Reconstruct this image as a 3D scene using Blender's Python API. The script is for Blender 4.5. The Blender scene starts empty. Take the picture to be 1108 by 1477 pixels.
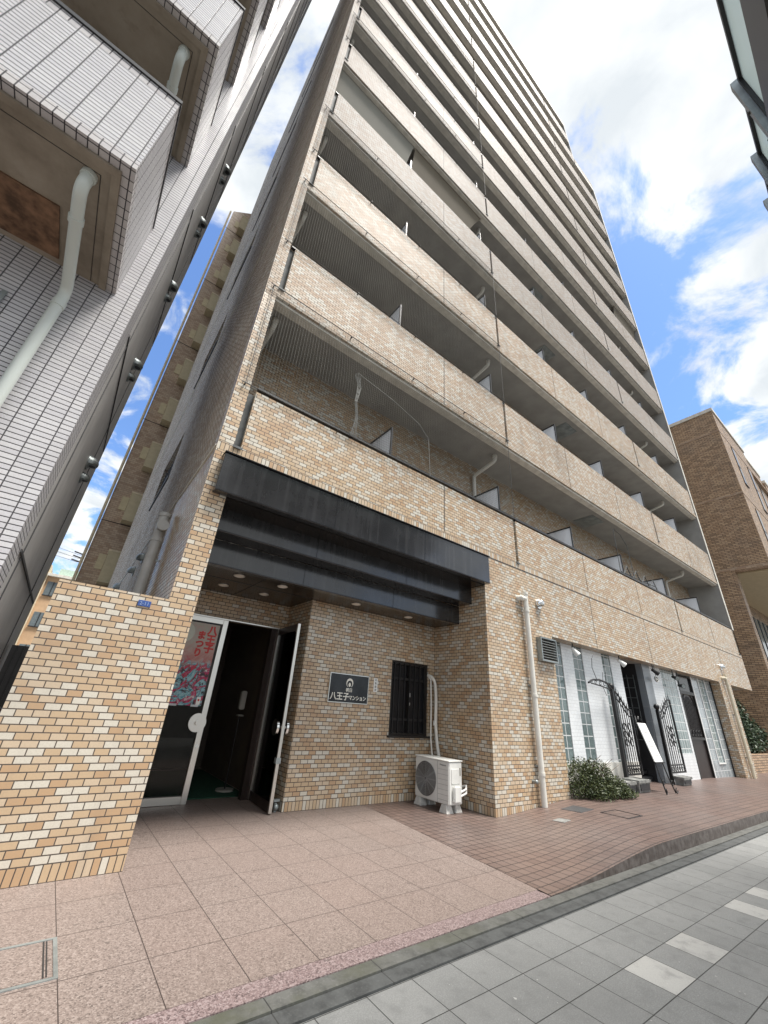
import bpy, bmesh, math, random
from mathutils import Vector, Matrix
random.seed(7)
C = bpy.context.scene.collection
R = math.radians
# ---------------------------------------------------------------- camera
sc = bpy.context.scene
cd = bpy.data.cameras.new('camera'); cam = bpy.data.objects.new('camera', cd); C.objects.link(cam)
Rm = ((0.787061, -0.613312, 0.06621), (0.319168, 0.31302, -0.894511), (0.527889, 0.725167, 0.442116))
M3 = Matrix((Rm[0], [-v for v in Rm[1]], [-v for v in Rm[2]])).transposed()
cam.matrix_world = Matrix.Translation((0, 0, 1.2)) @ M3.to_4x4()
cd.sensor_fit = 'VERTICAL'; cd.sensor_height = 24; cd.lens = 567.48 / 1477 * 24
cd.clip_start = 0.05; cd.clip_end = 3000
sc.camera = cam
# ---------------------------------------------------------------- light, sky, exposure
SUN_EL, SUN_AZ = 69, 146      # azimuth clockwise from +Y (into the facade); 180 = behind the camera
sc.view_settings.view_transform = 'Standard'; sc.view_settings.look = 'None'
sc.view_settings.gamma = 1; sc.view_settings.exposure = 1.15
W = bpy.data.worlds.new('World'); sc.world = W; W.use_nodes = True
def world():
    nt = W.node_tree; N = nt.nodes; Lk = nt.links; N.clear()
    def n(t, **k):
        x = N.new(t)
        for a, b in k.items(): setattr(x, a, b)
        return x
    out = n('ShaderNodeOutputWorld'); bg = n('ShaderNodeBackground')
    sky = n('ShaderNodeTexSky'); sky.sky_type = 'NISHITA'; sky.sun_disc = False
    sky.sun_elevation = R(SUN_EL); sky.sun_rotation = R(SUN_AZ); sky.air_density = 1.0; sky.dust_density = .6; sky.ozone_density = 2.2
    tc = n('ShaderNodeTexCoord'); sep = n('ShaderNodeSeparateXYZ')
    Lk.new(tc.outputs['Generated'], sep.inputs[0])
    mx = n('ShaderNodeMath', operation='MAXIMUM'); Lk.new(sep.outputs[2], mx.inputs[0]); mx.inputs[1].default_value = .02
    ad = n('ShaderNodeMath', operation='ADD'); Lk.new(mx.outputs[0], ad.inputs[0]); ad.inputs[1].default_value = .18
    dv = n('ShaderNodeVectorMath', operation='DIVIDE'); cb = n('ShaderNodeCombineXYZ')
    Lk.new(tc.outputs['Generated'], dv.inputs[0])
    for i in range(3): Lk.new(ad.outputs[0], cb.inputs[i])
    Lk.new(cb.outputs[0], dv.inputs[1])
    mp = n('ShaderNodeMapping'); mp.inputs['Location'].default_value = (3.1, 1.7, 0); mp.inputs['Scale'].default_value = (1, 1, 0)
    mp.inputs['Rotation'].default_value = (0, 0, R(20))
    Lk.new(dv.outputs[0], mp.inputs[0])
    n1 = n('ShaderNodeTexNoise'); n1.inputs['Scale'].default_value = 4.2; n1.inputs['Detail'].default_value = 10; n1.inputs['Roughness'].default_value = .6; n1.inputs['Distortion'].default_value = .5
    Lk.new(mp.outputs[0], n1.inputs['Vector'])
    # more cover towards some parts of the sky, gaps in others
    total = n1.outputs['Fac']
    for d, w, p in CLOUD_BIAS:
        dt = n('ShaderNodeVectorMath', operation='DOT_PRODUCT'); Lk.new(tc.outputs['Generated'], dt.inputs[0]); dt.inputs[1].default_value = Vector(d).normalized()
        m0 = n('ShaderNodeMath', operation='MAXIMUM'); Lk.new(dt.outputs['Value'], m0.inputs[0]); m0.inputs[1].default_value = 0
        pw = n('ShaderNodeMath', operation='POWER'); Lk.new(m0.outputs[0], pw.inputs[0]); pw.inputs[1].default_value = p
        ma = n('ShaderNodeMath', operation='MULTIPLY_ADD'); Lk.new(pw.outputs[0], ma.inputs[0]); ma.inputs[1].default_value = w; Lk.new(total, ma.inputs[2])
        total = ma.outputs[0]
    rp = n('ShaderNodeMapRange', interpolation_type='SMOOTHSTEP'); Lk.new(total, rp.inputs['Value'])
    rp.inputs['From Min'].default_value = .42; rp.inputs['From Max'].default_value = .58
    n2 = n('ShaderNodeTexNoise'); n2.inputs['Scale'].default_value = 5.5; n2.inputs['Detail'].default_value = 9; n2.inputs['Distortion'].default_value = .3
    Lk.new(mp.outputs[0], n2.inputs['Vector'])
    cr = n('ShaderNodeValToRGB'); cr.color_ramp.elements[0].position = .38; cr.color_ramp.elements[0].color = (.37, .395, .415, 1)
    cr.color_ramp.elements[1].position = .6; cr.color_ramp.elements[1].color = (.51, .52, .52, 1)
    Lk.new(n2.outputs['Fac'], cr.inputs[0])
    sm = n('ShaderNodeVectorMath', operation='MULTIPLY'); Lk.new(sky.outputs[0], sm.inputs[0]); sm.inputs[1].default_value = (.086, .102, .122)
    mix = n('ShaderNodeMix', data_type='RGBA'); Lk.new(rp.outputs[0], mix.inputs['Factor'])
    Lk.new(sm.outputs[0], mix.inputs['A']); Lk.new(cr.outputs[0], mix.inputs['B'])
    Lk.new(mix.outputs['Result'], bg.inputs['Color']); bg.inputs['Strength'].default_value = 1
    Lk.new(bg.outputs[0], out.inputs[0])
CLOUD_BIAS = [((-.1, -.5, .8), .16, 3), ((-.1, -.95, .35), .16, 5), ((.31, .05, .94), .10, 14), ((.95, -.25, .2), .28, 25), ((.561, .083, .823), -.14, 170), ((.665, .12, .738), -.15, 220), ((.794, .125, .596), -.16, 260),
    ((.807, .05, .588), .15, 420), ((.62, .0, .785), .10, 220), ((.67, -.05, .745), -.10, 320), ((-.016, .66, .75), -.17, 70), ((-.035, .83, .56), -.14, 90), ((-.034, .52, .853), .16, 260), ((.007, .327, .945), -.04, 150), ((-.066, .9, .43), .10, 150)]
world()
sd = bpy.data.lights.new('sun', 'SUN'); sd.energy = 3.3; sd.angle = R(20); sd.color = (1, .96, .90)
sun = bpy.data.objects.new('sun', sd); C.objects.link(sun)
sv = Vector((math.sin(R(SUN_AZ)) * math.cos(R(SUN_EL)), math.cos(R(SUN_AZ)) * math.cos(R(SUN_EL)), math.sin(R(SUN_EL))))
sun.rotation_euler = sv.to_track_quat('Z', 'Y').to_euler()
# ---------------------------------------------------------------- materials
class NT:
    def __init__(s, name):
        s.m = bpy.data.materials.new(name); s.m.use_nodes = True
        s.N = s.m.node_tree.nodes; s.L = s.m.node_tree.links
        s.b = s.N['Principled BSDF']
    def n(s, t, **k):
        x = s.N.new(t)
        for a, b in k.items(): setattr(x, a, b)
        return x
    def math(s, op, a, b=None, c=None):
        x = s.n('ShaderNodeMath', operation=op)
        for i, v in enumerate((a, b, c)):
            if v is None: continue
            if isinstance(v, (int, float)): x.inputs[i].default_value = v
            else: s.L.new(v, x.inputs[i])
        return x.outputs[0]
    def mix(s, f, a, b):
        x = s.n('ShaderNodeMix', data_type='RGBA')
        for k, v in (('Factor', f), ('A', a), ('B', b)):
            if isinstance(v, (int, float)): x.inputs[k].default_value = v
            elif isinstance(v, tuple): x.inputs[k].default_value = (*v[:3], 1)
            else: s.L.new(v, x.inputs[k])
        return x.outputs['Result']
    def noise(s, scale, detail=4, vec=None, rough=.55, dist=0):
        x = s.n('ShaderNodeTexNoise'); x.inputs['Scale'].default_value = scale; x.inputs['Detail'].default_value = detail
        x.inputs['Roughness'].default_value = rough; x.inputs['Distortion'].default_value = dist
        if vec is None: vec = s.pos()
        s.L.new(vec, x.inputs['Vector']); return x.outputs['Fac']
    def pos(s):
        if not hasattr(s, '_p'): s._p = s.n('ShaderNodeNewGeometry')
        return s._p.outputs['Position']
    def nor(s): s.pos(); return s._p.outputs['True Normal']
    def ramp(s, v, stops, const=False):
        x = s.n('ShaderNodeValToRGB'); cr = x.color_ramp
        if const: cr.interpolation = 'CONSTANT'
        while len(cr.elements) < len(stops): cr.elements.new(.5)
        for e, (p, c) in zip(cr.elements, stops): e.position = p; e.color = (*c[:3], 1)
        s.L.new(v, x.inputs[0]); return x.outputs[0]
    def rng(s, v, a, b, c=0., d=1.):
        x = s.n('ShaderNodeMapRange', interpolation_type='SMOOTHSTEP'); s.L.new(v, x.inputs[0])
        for i, q in enumerate((a, b, c, d)): x.inputs[i + 1].default_value = q
        return x.outputs[0]
    def xyz(s, v):
        x = s.n('ShaderNodeSeparateXYZ'); s.L.new(v, x.inputs[0]); return x.outputs
    def comb(s, a, b, c=0.):
        x = s.n('ShaderNodeCombineXYZ')
        for i, v in enumerate((a, b, c)):
            if isinstance(v, (int, float)): x.inputs[i].default_value = v
            else: s.L.new(v, x.inputs[i])
        return x.outputs[0]
    def set(s, color=None, rough=None, metal=None, spec=None, **k):
        for key, v in (('Base Color', color), ('Roughness', rough), ('Metallic', metal), ('Specular IOR Level', spec)):
            if v is None: continue
            if isinstance(v, tuple): s.b.inputs[key].default_value = (*v[:3], 1)
            elif isinstance(v, (int, float)): s.b.inputs[key].default_value = v
            else: s.L.new(v, s.b.inputs[key])
        return s
    def bump(s, h, strength=.3, dist=.004):
        x = s.n('ShaderNodeBump'); x.inputs['Strength'].default_value = strength; x.inputs['Distance'].default_value = dist
        s.L.new(h, x.inputs['Height']); s.L.new(x.outputs[0], s.b.inputs['Normal'])
    def brick(s, vec, w, h, mortar, offset=.5, smooth=.1):
        x = s.n('ShaderNodeTexBrick'); x.offset = offset; x.squash = 1
        x.inputs['Color1'].default_value = (0, 0, 0, 1); x.inputs['Color2'].default_value = (1, 1, 1, 1); x.inputs['Mortar'].default_value = (0, 0, 0, 1)
        x.inputs['Scale'].default_value = 1; x.inputs['Mortar Size'].default_value = mortar; x.inputs['Mortar Smooth'].default_value = smooth
        x.inputs['Brick Width'].default_value = w; x.inputs['Row Height'].default_value = h
        s.L.new(vec, x.inputs['Vector']); return x.outputs['Color'], x.outputs['Fac']
    def wallvec(s, ou=0., oz=0.):
        "u runs along the wall whichever way it faces; v is height (undersides use x, y)"
        p = s.xyz(s.pos()); nn = s.xyz(s.nor())
        ax = s.math('GREATER_THAN', s.math('ABSOLUTE', nn[0]), .6); az = s.math('GREATER_THAN', s.math('ABSOLUTE', nn[2]), .6)
        u = s.math('ADD', s.math('MULTIPLY', p[0], s.math('SUBTRACT', 1., ax)), s.math('MULTIPLY', p[1], ax))
        v = s.math('ADD', s.math('MULTIPLY', p[2], s.math('SUBTRACT', 1., az)), s.math('MULTIPLY', p[1], az))
        return s.comb(s.math('ADD', u, 500 + ou), s.math('ADD', v, 500 + oz)), p

def plain(name, col, rough=.5, metal=0., var=.12, nscale=6, spec=.5, bump=0, streak=0):
    t = NT(name)
    f = t.noise(nscale, 5)
    c = t.mix(t.rng(f, .3, .7), tuple(x * (1 - var) for x in col), tuple(min(1, x * (1 + var)) for x in col))
    if streak:
        p = t.xyz(t.pos())
        g = t.noise(1., 5, t.comb(t.math('MULTIPLY', p[0], 14.), t.math('MULTIPLY', p[1], 14.), t.math('MULTIPLY', p[2], .6)))
        c = t.mix(t.math('MULTIPLY', t.rng(g, .45, .75), streak), c, tuple(x * 1.9 + .02 for x in col))
    t.set(c, rough, metal, spec)
    if bump: t.bump(t.noise(nscale * 12, 4), bump, .003)
    return t.m

def tile_mat(name, cols, mortar_col, w, h, ms, offset=.5, soldier=(), sw=None, sh=None, rough=.36, dirt=.25, sold_cols=None, spec=.6, oz=0., bumpd=.0025, mix_big=None):
    t = NT(name)
    v, p = t.wallvec(0, oz)
    c, f = t.brick(v, w, h, ms, offset)
    col = t.ramp(c, cols, True)
    if soldier:
        uv = t.xyz(v)
        m = None
        for a, b in soldier:
            g = t.math('MULTIPLY', t.math('GREATER_THAN', p[2], a), t.math('LESS_THAN', p[2], b))
            m = g if m is None else t.math('MAXIMUM', m, g)
        # rows of the soldier course start at the band's lower edge
        zz = t.math('SUBTRACT', p[2], soldier[0][0]) if len(soldier) == 1 else None
        if zz is None:
            zz = t.math('MULTIPLY', t.math('SUBTRACT', p[2], soldier[0][0]), t.math('LESS_THAN', p[2], soldier[0][1]))
            for a, b in soldier[1:]:
                zz = t.math('ADD', zz, t.math('MULTIPLY', t.math('SUBTRACT', p[2], a), t.math('MULTIPLY', t.math('GREATER_THAN', p[2], a), t.math('LESS_THAN', p[2], b))))
        sv2 = t.comb(uv[0], t.math('ADD', zz, sh * 4000))
        c2, f2 = t.brick(sv2, sw, sh, ms, 0.)
        col = t.mix(m, col, t.ramp(c2, sold_cols or cols, True))
        f = t.math('ADD', t.math('MULTIPLY', f, t.math('SUBTRACT', 1., m)), t.math('MULTIPLY', f2, m))
    g = t.noise(90, 3)
    col = t.mix(t.rng(g, .35, .75, 0, .22), col, (.30, .25, .19))
    b = t.noise(.9, 5)
    col = t.mix(t.rng(b, .42, .78, 0, dirt), col, (.20, .17, .14))
    st = t.noise(1., 4, t.comb(t.math('MULTIPLY', p[0], 5.), t.math('MULTIPLY', p[1], 5.), t.math('MULTIPLY', p[2], .35)))
    col = t.mix(t.rng(st, .52, .8, 0, dirt * .8), col, (.16, .135, .11))
    col = t.mix(f, col, mortar_col)
    t.set(col, t.math('ADD', rough, t.math('MULTIPLY', f, .4)), 0, spec)
    t.bump(t.math('SUBTRACT', 1., f), .6, bumpd)
    return t.m

CREAM, TAN, ORNG, PALE = (.60, .555, .47), (.51, .37, .232), (.46, .30, .172), (.55, .432, .305)
MAINC = [(0, CREAM), (.24, TAN), (.44, ORNG), (.60, PALE), (.74, TAN), (.86, PALE)]
M = {}
M['tile'] = tile_mat('glazed_tile', MAINC, (.075, .058, .045), .1008, .048, .0039, soldier=((-.2, .10), (3.63, 3.735)), sw=.048, sh=.1, oz=.012)
M['tile_upper'] = tile_mat('glazed_tile_upper_haze', [(0, (.60, .56, .49)), (.28, (.52, .41, .31)), (.48, (.48, .355, .255)), (.62, (.55, .46, .37)), (.78, (.52, .41, .31)), (.88, (.55, .46, .37))], (.12, .10, .085), .1008, .048, .0038, rough=.6, spec=.14, dirt=.38)  # same tile as below; haze and sky reflection put into its greyer colours
M['tile_top'] = tile_mat('glazed_tile_top_haze', [(0, (.48, .455, .425)), (.28, (.43, .375, .33)), (.48, (.41, .345, .295)), (.62, (.45, .40, .355)), (.78, (.43, .375, .33)), (.88, (.45, .40, .355))], (.13, .115, .10), .1008, .048, .0036, rough=.65, spec=.08)  # same tile again, greyed further: haze of the high floors put into the colour
M['tile_side'] = tile_mat('glazed_tile_side', [(0, (.64, .585, .51)), (.3, (.52, .435, .355)), (.6, (.56, .475, .39)), (.8, (.49, .395, .315))], (.07, .06, .052), .1008, .048, .0048, rough=.75, spec=.08, dirt=.5)  # same beige tile; greyer, paler tones stand in for the alley's light
M['joint'] = plain('sealant', (.035, .03, .028), .7)
M['soffit'] = plain('soffit_paint', (.33, .32, .30), .75, var=.10, nscale=2.2, bump=.25)
M['lip'] = plain('painted_concrete', (.66, .63, .56), .7, var=.12)
M['white_pipe'] = plain('white_pipe', (.70, .68, .62), .38, var=.06)
M['cream_pipe'] = plain('cream_pipe', (.62, .56, .43), .4, var=.08)
M['green_pipe'] = plain('pale_pipe', (.60, .64, .60), .4, var=.02, nscale=2)
M['grey_pipe'] = plain('grey_pipe', (.46, .46, .45), .42, var=.08)
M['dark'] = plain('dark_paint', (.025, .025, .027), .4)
M['dark_rail'] = plain('dark_rail', (.03, .03, .032), .42, .2)
M['galv'] = plain('galvanised_steel', (.30, .33, .33), .45, .6, var=.2)
M['slot'] = plain('slot_steel', (.085, .092, .094), .7, 0, var=.35, nscale=8)
M['frost'] = plain('frosted_board', (.85, .87, .90), .35, var=.03)
M['fascia'] = plain('black_metal_fascia', (.021, .021, .022), .2, 0, var=.3, nscale=3, streak=.4)
M['fascia'].node_tree.nodes['Principled BSDF'].inputs['Coat Weight'].default_value = .45; M['fascia'].node_tree.nodes['Principled BSDF'].inputs['Coat Roughness'].default_value = .12
M['soffit_dark'] = plain('dark_brown_ceiling', (.014, .011, .009), .22, var=.3, nscale=4)
M['lampwhite'] = plain('lamp_white', (.72, .68, .60), .45, var=.04)
M['steel'] = plain('brushed_steel', (.62, .60, .56), .3, 1., var=.03, nscale=3)
M['chrome'] = plain('chrome', (.75, .75, .74), .10, 1., var=.03)
M['iron'] = plain('black_iron', (.014, .014, .015), .42, .3, var=.3)
M['blackframe'] = plain('black_frame', (.022, .019, .017), .4, .2)
M['net'] = plain('net_cord', (.22, .22, .205), .8)
M['cable'] = plain('net_cable', (.06, .06, .06), .6)
M['cloth_grey'] = plain('sunshade_grey', (.24, .23, .195), .85, var=.06, nscale=1.2)
M['cloth_brown'] = plain('sunshade_brown', (.15, .125, .088), .85, var=.06, nscale=1.2)
def translucent_board():
    t = NT('translucent_board'); t.set((.86, .88, .90), .35)
    tl = t.n('ShaderNodeBsdfTranslucent'); tl.inputs[0].default_value = (.86, .88, .92, 1); mx = t.n('ShaderNodeMixShader'); mx.inputs[0].default_value = .5
    t.L.new(t.b.outputs[0], mx.inputs[1]); t.L.new(tl.outputs[0], mx.inputs[2]); t.L.new(mx.outputs[0], t.N['Material Output'].inputs[0]); return t.m
M['frost'] = translucent_board()
M['ac'] = plain('ac_white', (.70, .70, .67), .4, var=.05)
M['ac_grey'] = plain('ac_grille', (.34, .34, .33), .5)
M['concrete'] = plain('concrete_block', (.55, .54, .51), .8, var=.15, nscale=14, bump=.3)
M['white'] = plain('white_board', (.80, .80, .78), .4, var=.03)
M['ink'] = plain('black_ink', (.03, .03, .035), .5)
M['letter'] = plain('pale_lettering', (.78, .76, .68), .4, var=.03)
M['signblack'] = plain('black_sign_plate', (.035, .036, .038), .25, .7, var=.3, nscale=3)
M['blueplate'] = plain('blue_enamel', (.035, .085, .28), .3)
M['paleblue'] = plain('pale_blue_letter', (.30, .38, .58), .4)
M['red'] = plain('red_print', (.55, .035, .03), .5)
M['green_mat'] = plain('green_mat', (.008, .055, .03), .9, var=.3, nscale=30)
M['lobby'] = plain('lobby_wall', (.10, .08, .06), .6)
M['lobby_dark'] = plain('lobby_floor', (.04, .035, .03), .4)
M['paper'] = plain('notice_paper', (.30, .29, .26), .7)
M['stone'] = plain('white_stone', (.60, .585, .54), .6, var=.12, nscale=5)
M['planter'] = plain('grey_planter', (.20, .20, .19), .75, var=.35, nscale=9, bump=.3)
M['bark'] = plain('bark', (.10, .07, .045), .9)
M['rust'] = plain('rusty_hatch', (.17, .095, .055), .85, var=.55, nscale=7)
M['asphalt'] = plain('asphalt', (.05, .05, .05), .9, var=.2, nscale=30)
M['cream_wall'] = plain('cream_wall', (.62, .52, .36), .7)
M['orange_wall'] = plain('orange_wall', (.56, .37, .22), .75, var=.08, nscale=2)
M['green_roof'] = plain('pale_green_roof', (.42, .55, .48), .6)
M['winglass'] = plain('window_glass', (.16, .19, .20), .08, 0, spec=.8)
M['dkglass'] = plain('dark_window', (.02, .02, .022), .15, 0, spec=.25)
M['woodred'] = plain('dark_red_panel', (.10, .018, .018), .5)
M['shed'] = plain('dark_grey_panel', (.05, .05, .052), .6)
M['tanbox'] = plain('tan_soffit', (.50, .42, .27), .7, var=.06)
M['doorbrown'] = plain('dark_bronze_door', (.03, .02, .017), .4, .3)
M['greytile'] = tile_mat('blue_grey_tile', [(0, (.20, .23, .26)), (.5, (.23, .26, .29))], (.30, .31, .31), .30, .30, .004, 0., dirt=.1, rough=.3)
M['whitetile'] = tile_mat('white_shop_tile', [(0, (.80, .83, .85)), (.5, (.83, .86, .88))], (.60, .62, .63), .12, .06, .003, .5, dirt=.12, rough=.3)
M['left_tile'] = tile_mat('white_border_tile', [(0, (.55, .54, .56)), (.5, (.59, .58, .595)), (.8, (.53, .52, .545))], (.045, .042, .047), .158, .0505, .0052, 0., dirt=.16, rough=.3, oz=.0)
M['left_edge_tile'] = tile_mat('white_edge_tile', [(0, (.50, .475, .48)), (.5, (.54, .515, .51))], (.04, .035, .04), .079, .10, .0050, 0., dirt=.2, rough=.3)
M['right_brick'] = tile_mat('brown_brick_tile', [(0, (.46, .30, .175)), (.3, (.38, .24, .135)), (.6, (.51, .345, .205)), (.85, (.29, .185, .105))], (.085, .065, .05), .24, .075, .009, .5, dirt=.35, rough=.5)
M['back_tile'] = tile_mat('brown_tan_tile', [(0, (.44, .31, .21)), (.35, (.36, .235, .15)), (.65, (.48, .35, .24))], (.22, .165, .125), .20, .10, .006, .5, dirt=.2, rough=.5)
M['grey_wall'] = plain('grey_render', (.50, .49, .48), .4, var=.10, nscale=2.5, streak=.15)
def concrete_underside():
    t = NT('stained_concrete')
    a = t.noise(1.6, 8, rough=.62); b = t.noise(7, 6)
    c = t.ramp(a, [(.30, (.20, .165, .125)), (.5, (.30, .255, .20)), (.72, (.36, .315, .255))])
    c = t.mix(t.rng(b, .55, .75, 0, .4), c, (.17, .13, .095))
    t.set(c, .85); t.bump(t.noise(60, 4), .3, .003); return t.m
M['underside'] = concrete_underside()
def granite(name, cols, joint=True, rough=.55):
    t = NT(name); p = t.pos()
    vo = t.n('ShaderNodeTexVoronoi'); vo.inputs['Scale'].default_value = 150; t.L.new(p, vo.inputs['Vector'])
    g = t.xyz(vo.outputs['Color'])[0]
    c = t.ramp(g, cols, False)
    n2 = t.noise(45, 3); c = t.mix(t.rng(n2, .55, .75, 0, .35), c, (.12, .09, .08))
    big = t.noise(.8, 5); c = t.mix(t.rng(big, .4, .75, 0, .3), c, (.19, .14, .12))
    sp = t.noise(16, 1); c = t.mix(t.rng(sp, .735, .75, 0, .55), c, (.06, .05, .045))
    if joint:
        q = t.xyz(p)
        v = t.comb(t.math('ADD', q[0], 370 - .76 - .03 * 2), t.math('ADD', q[1], 425 - 2.41))
        cc, f = t.brick(v, .37, .425, .0025, 0., .0)
        c = t.mix(t.math('MULTIPLY', cc, .16), c, (.22, .15, .125))
        c = t.mix(f, c, (.05, .038, .034))
    t.set(c, t.rng(big, .3, .7, rough - .1, rough + .1), 0, .4); return t.m
GR = [(0, (.10, .08, .071)), (.3, (.19, .151, .134)), (.7, (.225, .181, .161)), (1, (.30, .25, .225))]
M['granite'] = granite('pink_granite', GR)
M['border'] = granite('rose_granite', [(0, (.085, .062, .062)), (.35, (.19, .138, .135)), (.7, (.25, .19, .187)), (1, (.32, .26, .255))], False)
def red_tile():
    t = NT('red_quarry_tile'); q = t.xyz(t.pos())
    nn = t.xyz(t.nor()); flat = t.math('GREATER_THAN', nn[2], .6)
    v = t.comb(t.math('ADD', q[0], 400.02), t.math('ADD', q[1], 400 - 2.29))
    c, f = t.brick(v, .108, .108, .0055, 0., .1)
    col = t.ramp(c, [(0, (.15, .103, .088)), (.4, (.165, .115, .097)), (.8, (.137, .094, .08))], True)
    big = t.noise(1.3, 6); col = t.mix(t.rng(big, .42, .75, 0, .45), col, (.085, .066, .06))
    wear = t.noise(.45, 4); col = t.mix(t.rng(wear, .42, .7, 0, .35), col, (.185, .16, .148))
    col = t.mix(f, col, (.04, .03, .028))
    vs = t.comb(t.math('ADD', q[0], 400), 20.05); c2, f2 = t.brick(vs, .055, .3, .004, 0.)
    rn = t.noise(14, 7); side = t.mix(t.rng(rn, .35, .7), t.mix(f2, (.075, .058, .05), (.02, .018, .016)), (.14, .12, .11))
    col = t.mix(flat, side, col)
    t.set(col, .42, 0, .45); t.bump(t.math('SUBTRACT', 1., f), .4, .002); return t.m
M['redtile'] = red_tile()
def paver():
    t = NT('grey_paver'); q = t.xyz(t.pos())
    v = t.comb(t.math('ADD', q[0], .278 * 1000 - 3.02), t.math('ADD', q[1], .26 * 1000 - 1.31))
    c, f = t.brick(v, .278, .26, .0028, 0., .2)
    fine = t.noise(160, 3); mid = t.noise(11, 6); big = t.noise(.9, 5)
    col = t.mix(t.math('MULTIPLY', c, 1.), (.178, .182, .178), (.206, .209, .204))
    # pale tiles in the row 1.31 < y < 1.57, two out of every six
    k = t.math('FLOOR', t.math('DIVIDE', t.math('SUBTRACT', q[0], 3.02 - .278 * 60), .278))
    k6 = t.math('MODULO', k, 6.)
    sel = t.math('ADD', t.math('COMPARE', k6, 0., .1), t.math('COMPARE', k6, 2., .1))
    row = t.math('MULTIPLY', t.math('GREATER_THAN', q[1], 1.31), t.math('LESS_THAN', q[1], 1.57))
    pale = t.math('MULTIPLY', t.math('MULTIPLY', sel, row), t.math('SUBTRACT', 1., f))
    col = t.mix(pale, col, (.40, .395, .375))
    col = t.mix(t.rng(fine, .4, .7, 0, .5), col, (.30, .30, .295))
    col = t.mix(t.rng(mid, .48, .75, 0, .4), col, (.12, .122, .12))
    col = t.mix(t.rng(big, .4, .75, 0, .35), col, (.12, .122, .12))
    sp = t.noise(38, 2); col = t.mix(t.rng(sp, .73, .77, 0, .7), col, (.45, .44, .42))
    col = t.mix(f, col, (.035, .035, .033))
    t.set(col, .72, 0, .35); t.bump(t.math('SUBTRACT', 1., f), .4, .002); return t.m
M['paver'] = paver()
def kerb(name, base, moss):
    t = NT(name); q = t.xyz(t.pos())
    a = t.noise(9, 8, rough=.65); b = t.noise(70, 3)
    col = t.mix(t.rng(a, .4, .7), base, tuple(x * .55 for x in base))
    col = t.mix(t.rng(b, .5, .8, 0, .4), col, tuple(x * 1.7 for x in base))
    if moss:
        ms = t.noise(2.3, 7, rough=.6)
        lim = t.rng(q[0], 1.2, 3.4, .85, .15)
        col = t.mix(t.math('MULTIPLY', t.rng(ms, .42, .62), lim), col, (.07, .072, .048))
    vv = t.comb(t.math('ADD', q[0], 600), 20.05); c, f = t.brick(vv, .6, 3., .003, 0.)
    col = t.mix(f, col, (.03, .03, .028))
    t.set(col, .85); t.bump(a, .3, .004); return t.m
M['kerb'] = kerb('mossy_kerb', (.112, .112, .104), True)
M['gutter'] = kerb('dark_gutter', (.075, .078, .077), False)
def leafmat(name, a, b):
    t = NT(name); oi = t.n('ShaderNodeNewGeometry')
    c = t.mix(oi.outputs['Random Per Island'], a, b); t.set(c, .5, 0, .4)
    t.b.inputs['Transmission Weight'].default_value = 0
    return t.m
M['leaf'] = leafmat('bush_leaf', (.022, .038, .012), (.072, .085, .027))
M['leaf_dark'] = leafmat('dark_leaf', (.018, .035, .018), (.05, .08, .035))
def glassmat(name, col, rough=.0, alpha=.25):
    t = NT(name); out = t.N['Material Output']
    tr = t.n('ShaderNodeBsdfTransparent'); tr.inputs[0].default_value = (*col, 1)
    gl = t.n('ShaderNodeBsdfGlossy'); gl.inputs['Roughness'].default_value = rough
    fr = t.n('ShaderNodeFresnel'); fr.inputs['IOR'].default_value = 1.32
    mx = t.n('ShaderNodeMixShader'); t.L.new(fr.outputs[0], mx.inputs[0]); t.L.new(tr.outputs[0], mx.inputs[1]); t.L.new(gl.outputs[0], mx.inputs[2])
    t.L.new(mx.outputs[0], out.inputs[0]); return t.m
M['glass'] = glassmat('clear_glass', (.72, .73, .72))
def gblock(name, col, w, h, frame):
    t = NT(name); v, p = t.wallvec()
    c, f = t.brick(v, w, h, .009, 0., .1)
    s = t.noise(30, 3)
    g = t.mix(c, tuple(x * .75 for x in col), col); g = t.mix(t.rng(s, .4, .7, 0, .5), g, tuple(x * 1.5 for x in col))
    t.set(t.mix(f, g, frame), t.math('ADD', .08, t.math('MULTIPLY', f, .5)), 0, .7)
    t.bump(t.math('SUBTRACT', 1., f), .8, .01); return t.m
M['gblock'] = gblock('glass_block', (.125, .17, .17), .19, .195, (.62, .64, .64))
M['gblock_bright'] = gblock('glass_block_pale', (.27, .33, .33), .155, .195, (.68, .70, .69))
M['gblock_grey'] = gblock('glass_block_grey', (.34, .38, .40), .25, .25, (.58, .60, .60))
def frosted_panel():
    t = NT('frosted_balustrade'); n_ = t.noise(3, 3)
    t.set(t.mix(n_, (.40, .47, .47), (.46, .53, .52)), .25, 0, .5)
    tl = t.n('ShaderNodeBsdfTranslucent'); tl.inputs[0].default_value = (.75, .82, .82, 1); mx = t.n('ShaderNodeMixShader'); mx.inputs[0].default_value = .6
    t.L.new(t.b.outputs[0], mx.inputs[1]); t.L.new(tl.outputs[0], mx.inputs[2]); t.L.new(mx.outputs[0], t.N['Material Output'].inputs[0]); return t.m
M['deckglass'] = frosted_panel()
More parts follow.
